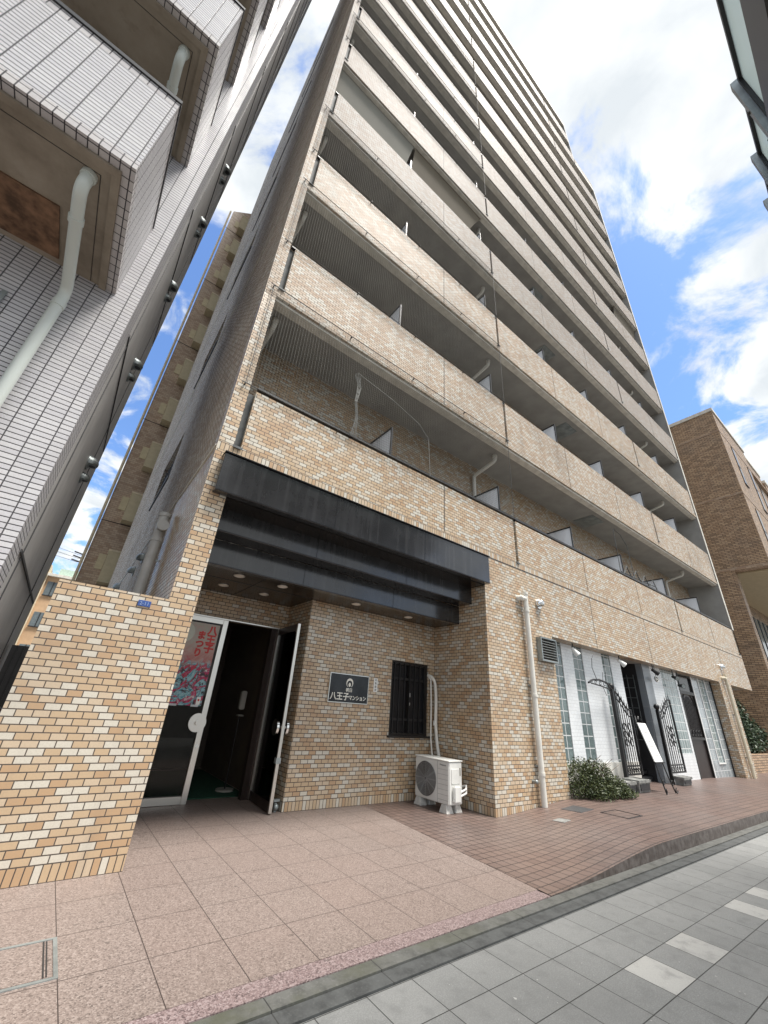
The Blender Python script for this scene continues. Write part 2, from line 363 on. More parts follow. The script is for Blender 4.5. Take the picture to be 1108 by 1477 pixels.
def poster_mat():
    t = NT('festival_print'); q = t.xyz(t.pos())
    v = t.comb(t.math('MULTIPLY', q[0], 3.2), 0., t.math('MULTIPLY', q[2], 3.2))
    dg = t.comb(t.math('ADD', t.math('MULTIPLY', q[0], 4.), t.math('MULTIPLY', q[2], 2.5)), 0., t.math('SUBTRACT', t.math('MULTIPLY', q[2], 7.), t.math('MULTIPLY', q[0], 6.)))
    a = t.noise(1.2, 6, dg, .6, 1.2); b = t.noise(3.2, 7, v, .65, 1.5); e = t.noise(8, 5, v)
    low = t.ramp(a, [(0, (.05, .06, .08)), (.36, (.03, .22, .30)), (.44, (.36, .55, .58)), (.49, (.05, .26, .34)), (.53, (.55, .015, .03)), (.60, (.40, .06, .18)), (.66, (.60, .52, .48)), (.74, (.10, .03, .05))])
    low = t.mix(t.rng(b, .52, .6), low, (.05, .045, .05))
    low = t.mix(t.rng(e, .60, .68), low, (.62, .62, .58))
    top = t.mix(t.rng(e, .35, .7), (.43, .42, .36), (.50, .36, .32))
    pk = t.mix(t.rng(a, .4, .6), (.50, .30, .27), (.44, .20, .18))
    top = t.mix(t.rng(q[2], 1.85, 1.6), top, pk)
    fade = t.rng(t.math('ADD', q[2], t.math('MULTIPLY', t.math('SUBTRACT', b, .5), .35)), 1.48, 1.62)
    t.set(t.mix(fade, low, top), .35, 0, .25); return t.m
M['poster'] = poster_mat()
M['moon'] = plain('pale_moon', (.52, .53, .45), .35, var=.05)
# ---------------------------------------------------------------- mesh helpers
ORG = {}
class MB:
    def __init__(s): s.v = []; s.f = []
    def add(s, vs, fs):
        o = len(s.v); s.v += [tuple(x) for x in vs]; s.f += [tuple(i + o for i in f) for f in fs]; return s
    def box(s, x0, x1, y0, y1, z0, z1):
        return s.add([(x0, y0, z0), (x1, y0, z0), (x1, y1, z0), (x0, y1, z0), (x0, y0, z1), (x1, y0, z1), (x1, y1, z1), (x0, y1, z1)],
                     [(3, 2, 1, 0), (4, 5, 6, 7), (0, 1, 5, 4), (1, 2, 6, 5), (2, 3, 7, 6), (3, 0, 4, 7)])
    def hexa(s, p):  # 8 points, order as box
        return s.add(p, [(3, 2, 1, 0), (4, 5, 6, 7), (0, 1, 5, 4), (1, 2, 6, 5), (2, 3, 7, 6), (3, 0, 4, 7)])
    def bar(s, a, b, w, d=None, up=(0, 0, 1)):
        "square bar from a to b"
        a, b = Vector(a), Vector(b); d = d or w; t = (b - a).normalized(); u = Vector(up)
        if abs(t.dot(u)) > .95: u = Vector((0, 1, 0))
        sx = t.cross(u).normalized() * w / 2; sy = sx.cross(t).normalized() * d / 2
        return s.hexa([a - sx - sy, a + sx - sy, a + sx + sy, a - sx + sy, b - sx - sy, b + sx - sy, b + sx + sy, b - sx + sy])
    def tube(s, pts, r, n=10, cap=True):
        pts = [Vector(p) for p in pts]; rs = r if isinstance(r, (list, tuple)) else [r] * len(pts)
        o = len(s.v); prev = None
        for i, p in enumerate(pts):
            t = (pts[min(i + 1, len(pts) - 1)] - pts[max(i - 1, 0)]).normalized()
            if prev is None:
                u = Vector((0, 0, 1)) if abs(t.z) < .9 else Vector((1, 0, 0)); prev = t.cross(u).normalized()
            a = (prev - t * prev.dot(t)).normalized(); prev = a; b = t.cross(a)
            for k in range(n):
                an = 2 * math.pi * k / n; s.v.append(tuple(p + (a * math.cos(an) + b * math.sin(an)) * rs[i]))
        for i in range(len(pts) - 1):
            for k in range(n):
                k2 = (k + 1) % n; s.f.append((o + i * n + k, o + i * n + k2, o + (i + 1) * n + k2, o + (i + 1) * n + k))
        if cap:
            s.f.append(tuple(o + k for k in range(n))[::-1]); s.f.append(tuple(o + (len(pts) - 1) * n + k for k in range(n)))
        return s
    def cyl(s, a, b, r, n=16): return s.tube([a, b], r, n)
    def ball(s, c, r, n=10, m=7, sx=1, sy=1, sz=1):
        pts = []; fs = []
        for i in range(m + 1):
            th = math.pi * i / m
            for k in range(n):
                ph = 2 * math.pi * k / n
                pts.append((c[0] + r * sx * math.sin(th) * math.cos(ph), c[1] + r * sy * math.sin(th) * math.sin(ph), c[2] + r * sz * math.cos(th)))
        for i in range(m):
            for k in range(n): fs.append((i * n + k, (i + 1) * n + k, (i + 1) * n + (k + 1) % n, i * n + (k + 1) % n))
        return s.add(pts, fs)
    def prism(s, poly, axis, a, b):
        "poly = 2D points in the other two axes (in order), extruded from a to b along axis 0/1/2"
        def P(u, v, w): return {0: (w, u, v), 1: (u, w, v), 2: (u, v, w)}[axis]
        n = len(poly); vs = [P(u, v, a) for u, v in poly] + [P(u, v, b) for u, v in poly]
        fs = [tuple(range(n))[::-1], tuple(range(n, 2 * n))] + [(i, (i + 1) % n, n + (i + 1) % n, n + i) for i in range(n)]
        return s.add(vs, fs)
    def build(s, name, mat, parent=None, org=None, smooth=False, bevel=0, seg=1):
        o0 = Vector(ORG[parent]) if parent is not None else Vector(org or (0, 0, 0))
        me = bpy.data.meshes.new(name); me.from_pydata([tuple(Vector(v) - o0) for v in s.v], [], s.f); me.validate()
        bm = bmesh.new(); bm.from_mesh(me); bmesh.ops.recalc_face_normals(bm, faces=bm.faces)
        if bevel: bmesh.ops.bevel(bm, geom=bm.edges[:], offset=bevel, segments=seg, affect='EDGES', clamp_overlap=True)
        bm.to_mesh(me); bm.free()
        if smooth:
            for p in me.polygons: p.use_smooth = True
            try: me.set_sharp_from_angle(angle=R(40))
            except Exception: pass
        me.materials.append(mat if not isinstance(mat, str) else M[mat])
        o = bpy.data.objects.new(name, me); C.objects.link(o)
        if parent is not None: o.parent = parent
        else: o.location = o0
        ORG[o] = tuple(o0); return o
def thing(name, label, cat, loc=(0, 0, 0), group=None):
    o = bpy.data.objects.new(name, None); C.objects.link(o); o.location = loc; o.empty_display_size = .2
    ORG[o] = tuple(loc); return tag(o, label, cat, group)
def tag(o, label, cat, group=None):
    o['label'] = label; o['category'] = cat
    if group: o['group'] = group
    return o
def structure(o): o['kind'] = 'structure'; return o
def txt(s, size, loc, mat, parent, name='lettering', rot=(R(90), 0, 0), ext=.0015, align='CENTER', bold=0., sx=1.):
    cu = bpy.data.curves.new('t', 'FONT'); cu.body = s; cu.size = size; cu.extrude = ext; cu.align_x = align; cu.align_y = 'CENTER'; cu.offset = bold; cu.resolution_u = 3
    o = bpy.data.objects.new('t', cu); C.objects.link(o)
    bpy.context.view_layer.update()
    me = bpy.data.meshes.new_from_object(o.evaluated_get(bpy.context.evaluated_depsgraph_get()))
    bpy.data.objects.remove(o); bpy.data.curves.remove(cu)
    from mathutils import Euler
    T = Matrix.Translation(Vector(loc) - Vector(ORG[parent])) @ Euler(rot).to_matrix().to_4x4() @ Matrix.Diagonal((sx, 1, 1, 1))
    me.transform(T); me.materials.clear(); me.materials.append(M[mat]); me.name = name
    ob = bpy.data.objects.new(name, me); C.objects.link(ob); ob.parent = parent; ORG[ob] = ORG[parent]; return ob
def rnd(pts, r=.07, n=4):
    pts = [Vector(p) for p in pts]; out = [pts[0]]
    for a, b, c in zip(pts, pts[1:], pts[2:]):
        d1, d2 = (a - b), (c - b); q = min(r, d1.length * .45, d2.length * .45); p, e = b + d1.normalized() * q, b + d2.normalized() * q
        for i in range(n + 1): t = i / n; out.append(p * (1 - t) ** 2 + b * 2 * t * (1 - t) + e * t * t)
    return out + [pts[-1]]
def arc(c, r, a0, a1, n, ax='xz'):
    out = []
    for i in range(n + 1):
        a = R(a0 + (a1 - a0) * i / n); u, v = r * math.cos(a), r * math.sin(a)
        out.append({'xz': (c[0] + u, c[1], c[2] + v), 'yz': (c[0], c[1] + u, c[2] + v), 'xy': (c[0] + u, c[1] + v, c[2])}[ax])
    return out
F = 4.056
def terr(x, y):
    t = (x - (3.42 + .85 * (y - 2.29))) / 2.3; t = max(0, min(1, t)); z = .112 * t * t * (3 - 2 * t)
    if x > 14: q = min(1, (x - 14) / 4); z *= 1 - .6 * q
    return z
# ---------------------------------------------------------------- ground
structure(MB().box(-400, 900, -400, 900, -1.0, -.06).build('ground', 'asphalt'))
structure(MB().box(-12, 60, -2.2, 2.095, -.055, -.02).build('pavement', 'paver'))
structure(MB().box(-12, 60, 2.099, 2.195, -.055, -.012).build('gutter', 'gutter'))
structure(MB().box(-12, 60, 2.199, 2.292, -.055, -.004).build('kerb', 'kerb'))
structure(MB().box(-12, 3.49, 2.294, 2.414, -.055, .0).build('border_strip', 'border'))
g = MB(); g.prism([(-12, 2.417), (3.508, 2.417), (3.83, 5.22), (4.2, 8.5), (-12, 8.5)], 2, -.055, .0)
structure(g.build('granite_paving', 'granite'))
def terrace():
    bm = MB(); nx, ny = 110, 30
    y0, y1 = 2.294, 6.2
    def X(i, y): a = 3.494 + (y - 2.287) * .114 + .004; return a + (46 - a) * (i / nx) ** 2.2
    for j in range(ny + 1):
        y = y0 + (y1 - y0) * j / ny
        for i in range(nx + 1): x = X(i, y); bm.v.append((x, y, terr(x, y) + .001))
    for j in range(ny):
        for i in range(nx): a = j * (nx + 1) + i; bm.f.append((a, a + 1, a + nx + 2, a + nx + 1))
    o = len(bm.v)
    for i in range(nx + 1): x = X(i, y0); bm.v.append((x, y0, -.05))
    for i in range(nx): bm.f.append((i + 1, i, o + i, o + i + 1))
    return bm
structure(terrace().build('terrace_paving', 'redtile', smooth=False))
structure(MB().box(4.3, 60, 6.21, 9.5, -.055, .02).build('rear_paving', 'asphalt'))
structure(MB().box(-12, 4.2, 8.51, 49, -.055, -.01).build('alley_bounce_paving', 'concrete'))  # unseen pale ground, added to bounce light up the dark alley walls
# frame of the recessed access cover, at the left edge
def cover(name, x0, x1, y0, y1, z, inner, frame, label, fw=.03):
    t = thing(name, label, 'access cover', ((x0 + x1) / 2, (y0 + y1) / 2, z))
    m = MB()
    for a in ((x0, x1, y0, y0 + fw), (x0, x1, y1 - fw, y1), (x0, x0 + fw, y0 + fw, y1 - fw), (x1 - fw, x1, y0 + fw, y1 - fw)): m.box(*a, z - .03, z + .004)
    m.build('frame', frame, t)
    MB().box(x0 + fw + .006, x1 - fw - .006, y0 + fw + .006, y1 - fw - .006, z - .03, z + .003).build('lid', inner, t); return t
t = cover('access_cover', -.25, .452, 2.857, 3.252, .0, 'granite', 'galv', 'granite-filled access cover with double metal frame in the pink paving', .018)
m = MB()
for a in ((.392, .399, 2.885, 3.225), (.405, .411, 2.885, 3.225)): m.box(*a, -.02, .005)
m.build('inner_strip', 'dark_rail', t)
def slab_cover(name, cx, cy, w, d, mat, label, frame=None):
    z = max(terr(cx - w / 2, cy), terr(cx + w / 2, cy), terr(cx, cy - d / 2), terr(cx, cy + d / 2))
    b = MB(); pts = []
    for dz in (-.02, .006):
        for (a, c) in ((-1, -1), (1, -1), (1, 1), (-1, 1)): x, y = cx + a * w / 2, cy + c * d / 2; pts.append((x, y, terr(x, y) + dz))
    b.hexa(pts); return tag(b.build(name, mat, org=(cx, cy, z), bevel=.002), label, 'access cover')
slab_cover('manhole_cover', 6.33, 3.62, .34, .30, 'shed', 'dark square cover in the red tiles beside the white downpipe')
slab_cover('valve_cover', 5.62, 3.44, .16, .16, 'planter', 'small pale grey square cover in the red tiles near the corner pillar')
for (cx, cy, w, d) in ((6.62, 3.16, .42, .36),):
    b = MB()
    def q(x, y, dz): return (x, y, terr(x, y) + dz)
    for (ax0, ax1, ay0, ay1) in ((cx - w / 2, cx + w / 2, cy - d / 2, cy - d / 2 + .016), (cx - w / 2, cx + w / 2, cy + d / 2 - .016, cy + d / 2), (cx - w / 2, cx - w / 2 + .016, cy - d / 2 + .016, cy + d / 2 - .016), (cx + w / 2 - .016, cx + w / 2, cy - d / 2 + .016, cy + d / 2 - .016)):
        b.hexa([q(ax0, ay0, -.02), q(ax1, ay0, -.02), q(ax1, ay1, -.02), q(ax0, ay1, -.02), q(ax0, ay0, .006), q(ax1, ay0, .006), q(ax1, ay1, .006), q(ax0, ay1, .006)])
    tag(b.build('cover_frame', 'dark_rail', org=(cx, cy, terr(cx, cy))), 'tile-filled access cover showing only its thin dark frame in the red paving', 'access cover')
# ---------------------------------------------------------------- main building
B = thing('apartment_building', 'tall beige-tiled apartment block with stacked balconies and a black entrance canopy', 'building', (10, 12, 0))
XR, XT = 19.5, 17.0
PIT, PB, PT = 2.9, 6.36, 7.58
w = MB()
w.box(.606, .845, F, 5.98, 1.9455, 3.12); w.box(.606, .845, F + .181, 5.98, -.1, 1.9445)                     # column left of the entrance
w.box(.845, 5.11, F, 4.337, 3.125, 3.72)                  # beam behind the canopy
w.box(.606, .845, F, 5.984, 3.12, 3.72)
w.box(5.11, 6.95, F, 5.6, -.1, 3.72)                      # corner pillar
w.box(6.95, XR, F, F + .22, 2.55, 3.72)                   # band above the shop
w.box(2.63, 4.18, 5.22, 5.42, -.1, 3.0); w.box(4.98, 5.11, 5.22, 5.42, -.1, 3.0)   # recessed wall round the window
w.box(4.18, 4.98, 5.22, 5.42, -.1, .82); w.box(4.18, 4.98, 5.22, 5.42, 1.875, 3.0)
w.box(2.63, 2.8, 5.42, 5.98, -.1, 3.0)
w.box(2.505, 2.8, 5.98, 6.12, -.1, 3.0); w.box(.845, 2.505, 5.98, 6.12, 2.165, 3.0)
w.box(16.04, 17.13, F, 4.9, -.1, 2.545)                   # right-hand pillar under the overhang
w.build('wall', 'tile', B)
# second-floor parapet, broken by drain slots
SL = [(.775, .86), (6.05, 6.13), (13.88, 13.97), (19.28, 19.36)]
def parapet_segments():
    out = []; x = .86
    for a, b in SL[1:]: out.append((x, a)); x = b
    out.append((x, XR)); return out
def slot_steel(z0, z1, par, n=4, xmax=99):
    for a, b in SL[:n]:
        if b > xmax: continue
        m = MB(); m.box(a + .002, b - .002, F + .07, F + .10, z0, z1); m.box(a + .002, b - .002, F - .012, F + .07, z0 - .014, z0 - .001); m.box(a - .012, b + .012, F - .02, F - .012, z0 - .03, z0 - .001)
        m.build('drain_slot', 'slot', par)
p2 = MB()
for i, (a, b) in enumerate(parapet_segments()): p2.box(a, b, F, F + .15, 3.72, 4.60)
pp = p2.build('balcony_parapet', 'tile', B)
slot_steel(3.745, 4.58, pp)
JX = [4.17, 8.63, 11.31, 16.78]
def joints(z0, z1, par, xs, h=None):
    m = MB()
    for x in xs: m.box(x - .007, x + .007, F - .0025, F + .01, z0, z1)
    if h: m.box(h[1], h[2], F - .0025, F + .01, h[0] - .007, h[0] + .007)
    m.build('movement_joint', 'joint', par)
joints(3.76, 4.60, pp, JX)
joints(2.56, 3.61, pp, JX[1:], (3.622, 5.13, XR))
r = MB(); r.box(.88, 19.3, F + .02, F + .09, 4.66, 4.70)
x = 1.0
while x < 19.2: r.box(x - .015, x + .015, F + .04, F + .07, 4.60, 4.66); x += 1.3
r.build('handrail', 'dark_rail', pp)
# storeys above
sof = MB(); ends = MB()
for k in range(12):
    zb, zt = PB + PIT * k, PT + PIT * k
    xr = XR if k < 10 else XT
    m = MB(); x = .78
    segs = []
    for a, b in SL:
        if b > xr: break
        segs.append((x, a)); x = b
    segs.append((x, xr - .12))
    for a, b in segs:
        if b - a > .02: m.box(a, b, F, F + .15, zb, zt)
    for a, b in SL:
        if b < xr: m.box(a, b, F, F + .15, zb, zb + .16)
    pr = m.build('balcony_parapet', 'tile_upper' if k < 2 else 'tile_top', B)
    slot_steel(zb + .18, zt - .02, pr, 4, xr)
    joints(zb + .01, zt - .01, pr, [j for j in JX if j < xr])
    rl = MB(); rl.box(.80, xr - .12, F + .03, F + .08, zt + .025, zt + .05)
    x = 1.0
    while x < xr - .3: rl.box(x - .012, x + .012, F + .045, F + .07, zt, zt + .026); x += 1.3
    rl.build('handrail', 'dark_rail', pr)
    MB().box(.78, xr - .12, F + .04, F + .19, zb - .05, zb - .001).build('drip_edge', 'lip', pr)
    fl = MB().box(.78, xr - .1, F + .1505, 5.08, zb + .012, zb + .25).build('balcony_floor', 'soffit', B)
    if k < 8:
        hx = (10.4, 9.75, 9.2, 9.1)[k % 4]
        h = MB(); h.box(hx, hx + .66, 4.42, 4.98, zb - .004, zb + .011); h.box(hx + .05, hx + .61, 4.47, 4.93, zb - .012, zb - .0045)
        h.build('escape_hatch', 'galv', fl, bevel=.003)
for z, xr in ((35.36, XR), (41.0, XT)):
    MB().box(XT + .002 if z < 40 else .777, xr, F - .01, 5.08, z, z + .31).build('roof_edge', 'lip', B)
MB().box(XT + .12, XR, F, F + .15, 35.68, 36.3).build('roof_parapet', 'tile_upper', B)
e = MB(); e.box(XR - .12, XR, F, 5.08, PB - 3.81 + 1.17, 35.36)
e.build('end_wall', 'soffit', B)
MB().box(XT - .12, XT, F, 5.08, 35.68, 41.0).build('end_wall', 'soffit', B)
MB().box(XR - .135, XR + .004, F - .02, F - .0025, 4.62, 35.3).build('corner_trim', 'lip', B)
# body and side wall with its tall openings
core = MB(); core.box(.95, XR, 5.08, 20.4, 6.45, 35.68); core.box(.95, XT, 5.08, 20.4, 35.7, 41.3); core.box(6.96, XR, 5.6, 20.4, 0, 3.3); core.box(.95, 6.95, 9.5, 20.4, 0, 3.3)
core.build('body', 'tile_upper', B)
MB().box(.777, XR - .13, 5.08, 6.0, 3.3, 6.449).build('back_wall', 'tile', B)
sw = MB(); HY0, HY1 = 9.05, 11.45
hz = [(5.4 + 4.3 * k, 6.75 + 4.3 * k) for k in range(8)]
sw.box(.606, .776, F + .16, HY0, 3.725, 41.3); sw.box(.606, .95, 5.985, HY0, -.1, 3.72); sw.box(.776, .95, 5.085, HY0, 3.725, 41.3); sw.box(.606, .95, HY1, 20.4, -.1, 41.3)
z = -.1
for a, b in hz: sw.box(.606, .95, HY0, HY1, z, a); z = b
sw.box(.606, .95, HY0, HY1, z, 41.3)
sw.build('side_wall', 'tile_side', B)
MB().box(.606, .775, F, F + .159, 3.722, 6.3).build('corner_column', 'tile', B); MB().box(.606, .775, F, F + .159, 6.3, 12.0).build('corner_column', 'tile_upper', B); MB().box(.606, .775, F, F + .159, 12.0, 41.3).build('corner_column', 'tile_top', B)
for i, (a, b) in enumerate(hz):
    wn = MB().box(.80, .9, HY0 + .002, HY1 - .002, a + .002, b - .002).build('side_window', 'dark', B)
    s2 = MB(); s2.box(.58, .66, HY0, HY1, a + .05, a + .09)
    for q in range(12): s2.box(.66, .68, HY0 + .1 + q * .2, HY0 + .12 + q * .2, a + .09, b - .3)
    s2.build('guard_rail', 'dark_rail', wn)
sj = MB()
for z in (3.68, 9.4, 15.2, 21., 27.): sj.box(.592, .606, F + .02, 20.3, z - .012, z + .012)
sj.build('movement_joint', 'lip', B)
# partitions and balcony pipes
for k in range(-1, 5):
    zb = (PB + PIT * k) if k >= 0 else 3.5
    zf = zb + .25 if k >= 0 else 3.52
    for x in (3.12, 5.9, 8.64, 11.2, 14.02, 16.9):
        pt = MB().box(x - .006, x + .006, 4.24, 5.07, zf + .05, zf + 1.82).build('partition_panel', 'frost', B)
        m = MB(); m.box(x - .016, x + .016, 4.22, 4.24, zf + .02, zf + 1.85); m.box(x - .016, x + .016, 4.24, 5.075, zf + 1.82, zf + 1.85)
        m.build('frame', 'dark_rail', pt)
for k in range(0, 9):
    zc = PB + PIT * k
    for x in (.93, 6.15, 16.9):
        m = MB(); m.tube(rnd([(x, 4.44, zc + .01), (x, 4.44, zc - .15), (x - .03, 5.02, zc - .30), (x - .03, 5.02, zc - 2.6)], .06, 4), .042, 10)
        m.cyl((x, 4.44, zc - .005), (x, 4.44, zc - .07), .052, 12)
        m.build('balcony_pipe', 'white_pipe', B, smooth=True)
# entrance canopy : three stepped black fascias
def fascia(y0, y1, x0, x1, z0, z1, seams, top=True):
    m = MB(); m.box(x0, x1, y0, y1, z0, z1); o = m.build('canopy_fascia', 'fascia', B, bevel=.004)
    s = MB()
    for x in seams: s.box(x - .004, x + .004, y0 - .002, y0 + .01, z0 + .006, z1 - .006)
    s.box(x0 + .01, x1 - .01, y0 - .006, y0 + .01, z0 + .004, z0 + .016)
    s.build('panel_seam', 'signblack', o); return o
f1 = fascia(3.95, F - .003, .695, 5.113, 3.10, 3.56, (2.14, 3.66))
MB().box(.69, 5.12, 3.93, F - .003, 3.5615, 3.575).build('top_flashing', 'signblack', f1)
fascia(4.34, 4.62, .847, 5.108, 2.82, 3.122, (2.15, 3.66))
fascia(4.625, 4.72, .847, 5.108, 2.52, 2.819, (2.16, 3.66))
MB().box(.847, 5.108, F + .0, 4.338, 3.09, 3.122).build('canopy_soffit', 'soffit_dark', B)
cs = MB(); cs.box(.847, 5.108, 4.722, 5.218, 2.521, 2.6); cs.box(.847, 2.628, 5.218, 5.978, 2.521, 2.6)
cso = cs.build('entrance_ceiling', 'soffit_dark', B)
m = MB()
for x in (1.7,): m.box(x - .002, x + .002, 4.73, 5.97, 2.517, 2.522)
m.box(.85, 2.6, 5.16, 5.164, 2.517, 2.522)
m.build('panel_seam', 'dark', cso)
for x, y in ((1.404, 4.84), (1.407, 5.468), (1.985, 4.856), (1.988, 5.482), (3.158, 4.859), (4.211, 4.907)):
    d = MB(); d.cyl((x, y, 2.514), (x, y, 2.53), .062, 24); o = d.build('downlight', 'lampwhite', B, smooth=True)
    d = MB(); d.tube([(x, y, 2.511), (x, y, 2.519)], .068, 24); 
    r1 = MB()
    pts = arc((x, y, 2.516), .066, 0, 360, 24, 'xy'); r1.tube(pts, .005, 6, False); r1.build('trim_ring', 'steel', o, smooth=True)
# entrance : frame, fixed pane, open leaf
fr = MB(); yD = 5.93
fr.box(1.655, 1.725, yD, 5.985, 0.0, 2.15); fr.box(.85, 1.655, yD, 5.985, 2.085, 2.15); fr.box(.85, 1.655, yD, 5.985, .002, .085)
fx = fr.build('door_frame', 'steel', B, bevel=.003)
MB().box(.85, 2.505, yD - .01, 5.985, 2.151, 2.166).build('head_trim', 'steel', fx)
MB().box(.851, 1.654, 5.955, 5.963, .086, 2.084).build('pane', 'glass', fx)
dk = MB(); dk.box(2.39, 2.503, 5.95, 6.04, 0.0, 2.15); dk.build('dark_jamb', 'doorbrown', fx)
hd = MB(); hd.cyl((1.622, 5.90, .86), (1.622, 5.928, .86), .107, 28); hd.cyl((1.622, 5.872, .86), (1.622, 5.9, .86), .03, 14)
hdo = hd.build('door_handle', 'steel', fx, smooth=True)
MB().cyl((1.69, 5.926, .60), (1.69, 5.93, .60), .022, 16).build('lock_cylinder', 'chrome', fx, smooth=True)
lf = thing  # (door leaf is a part of the building)
def L(u, off, z):  # u along the leaf from hinge (0) to free edge (.82)
    a = Vector((2.505, 5.95)); b = Vector((2.452, 5.15)); d = (b - a).normalized(); nrm = Vector((-d.y, d.x)); p = a + d * u + nrm * off
    return (p.x, p.y, z)
def lbox(m, u0, u1, o0, o1, z0, z1):
    m.hexa([L(u0, o0, z0), L(u1, o0, z0), L(u1, o1, z0), L(u0, o1, z0), L(u0, o0, z1), L(u1, o0, z1), L(u1, o1, z1), L(u0, o1, z1)])
d = MB(); lbox(d, .765, .80, -.02, .02, .012, 2.15); lbox(d, 0, .045, -.02, .02, .012, 2.15)
leaf = d.build('door_leaf', 'steel', B, bevel=.002)
d = MB(); lbox(d, .046, .764, -.016, .016, .012, .11); d.build('bottom_rail', 'doorbrown', leaf); d = MB(); lbox(d, .046, .764, -.016, .016, 2.06, 2.15); d.build('top_rail', 'doorbrown', leaf)
d = MB(); lbox(d, .047, .763, -.004, .004, .111, 2.059); d.build('pane', 'glass', leaf)
d = MB()
for sgn in (-1, 1): d.cyl(L(.70, sgn * .016, .88), L(.70, sgn * .05, .88), .03, 14); d.cyl(L(.70, sgn * .05, .88), L(.70, sgn * .078, .88), .095, 26)
d.build('door_handle', 'chrome', leaf, smooth=True)
d = MB(); lbox(d, .75, .81, -.03, .03, .50, .56); d.build('lock', 'galv', leaf)
d = MB(); d.cyl((2.56, 5.27, .0), (2.56, 5.27, .09), .02, 12); d.ball((2.56, 5.25, .05), .035); d.box(2.53, 2.61, 5.26, 5.3, .1, .125)
tag(d.build('door_stop', 'galv', org=(2.56, 5.27, 0), smooth=True), 'small metal door stop on the floor beside the open door leaf', 'door stop')
# lobby behind the door
l = MB(); l.box(.85, 2.6, 8.6, 8.7, 0, 2.6); l.box(2.6, 2.63, 6.13, 8.6, 0, 2.6); l.box(.847, .87, 6.13, 8.6, 0, 2.6); l.box(.87, 2.6, 6.13, 8.6, 2.45, 2.6)
l.build('lobby_wall', 'lobby', B)
tag(MB().box(1.0, 2.55, 6.16, 8.3, .001, .012).build('door_mat', 'green_mat', org=(1.8, 7.2, 0)), 'dark green entrance mat inside the doorway', 'mat')
nb = thing('notice_board', 'framed notice board on the dark lobby wall', 'notice board', (1.9, 8.58, 1.4))
MB().box(1.9, 2.5, 8.57, 8.598, 1.15, 1.75).build('frame', 'galv', nb)
m = MB()
for i in range(3):
    for j in range(2): m.box(1.94 + i * .18, 2.09 + i * .18, 8.562, 8.569, 1.19 + j * .28, 1.43 + j * .28)
m.build('notice', 'paper', nb)
ds = thing('sanitiser_stand', 'white hand sanitiser stand just inside the doorway', 'stand', (2.36, 6.5, 0))
MB().cyl((2.36, 6.5, .012), (2.36, 6.5, .035), .12, 24).build('base', 'paper', ds, smooth=True)
MB().cyl((2.36, 6.5, .035), (2.36, 6.5, .93), .010, 10).build('pole', 'iron', ds, smooth=True)
m = MB(); m.box(2.32, 2.40, 6.46, 6.54, 1.02, 1.27); m.box(2.31, 2.41, 6.43, 6.55, .93, .95); m.build('dispenser', 'paper', ds, bevel=.012, seg=2)
# festival poster on the fixed pane
po = thing('poster', 'colourful festival poster with red lettering taped inside the fixed glass pane', 'poster', (1.3, 5.951, 1.55))
MB().box(.93, 1.628, 5.949, 5.9535, 1.045, 2.065).build('sheet', 'poster', po)
MB().tube([(1.19, 5.9485, 1.92), (1.19, 5.9488, 1.92)], .13, 28).build('moon', 'moon', po)
for i, ch in enumerate('八王子'): txt(ch, .128, (1.545, 5.947, 1.975 - i * .118), 'red', po, ext=.0008, bold=.006)
for i, ch in enumerate('まつり'): txt(ch, .112, (1.415, 5.947, 1.90 - i * .112), 'red', po, ext=.0008, bold=.006)
MB().box(1.555, 1.605, 5.946, 5.9488, 1.06, 1.15).build('corner_mark', 'white', po)
MB().cyl((1.58, 5.9445, 1.115), (1.58, 5.9458, 1.115), .013, 14).build('corner_dot', 'red', po)
m = MB()
for x in (1.0, 1.24, 1.5): m.box(x, x + .09, 5.946, 5.9488, 1.035, 1.06)
m.build('tape', 'frost', po)
# recess window with bars
wi = MB(); wi.box(4.181, 4.979, 5.30, 5.41, .821, 1.874); wn = wi.build('window', 'dkglass', B)
m = MB()
for a in ((4.181, 4.225), (4.935, 4.979), (4.56, 4.6)): m.box(*a, 5.25, 5.299, .86, 1.83)
m.box(4.181, 4.979, 5.25, 5.299, .821, .86); m.box(4.181, 4.979, 5.25, 5.299, 1.83, 1.874); m.build('frame', 'blackframe', wn)
for i in range(7):
    x = 4.25 + i * .107
    MB().box(x - .008, x + .008, 5.225, 5.241, .85, 1.85).build('window_bar', 'iron', wn)
m = MB(); m.box(4.19, 4.97, 5.2415, 5.249, 1.60, 1.635); m.box(4.19, 4.97, 5.2415, 5.249, 1.02, 1.055); m.build('bar_rail', 'iron', wn)
MB().box(4.15, 5.03, 5.17, 5.25, .795, .8205).build('sill', 'blackframe', wn)
m = MB(); m.box(4.59, 4.605, 5.246, 5.2495, 1.36, 1.42); m.box(4.59, 4.605, 5.246, 5.2495, 1.24, 1.28); m.build('catch', 'white', wn)
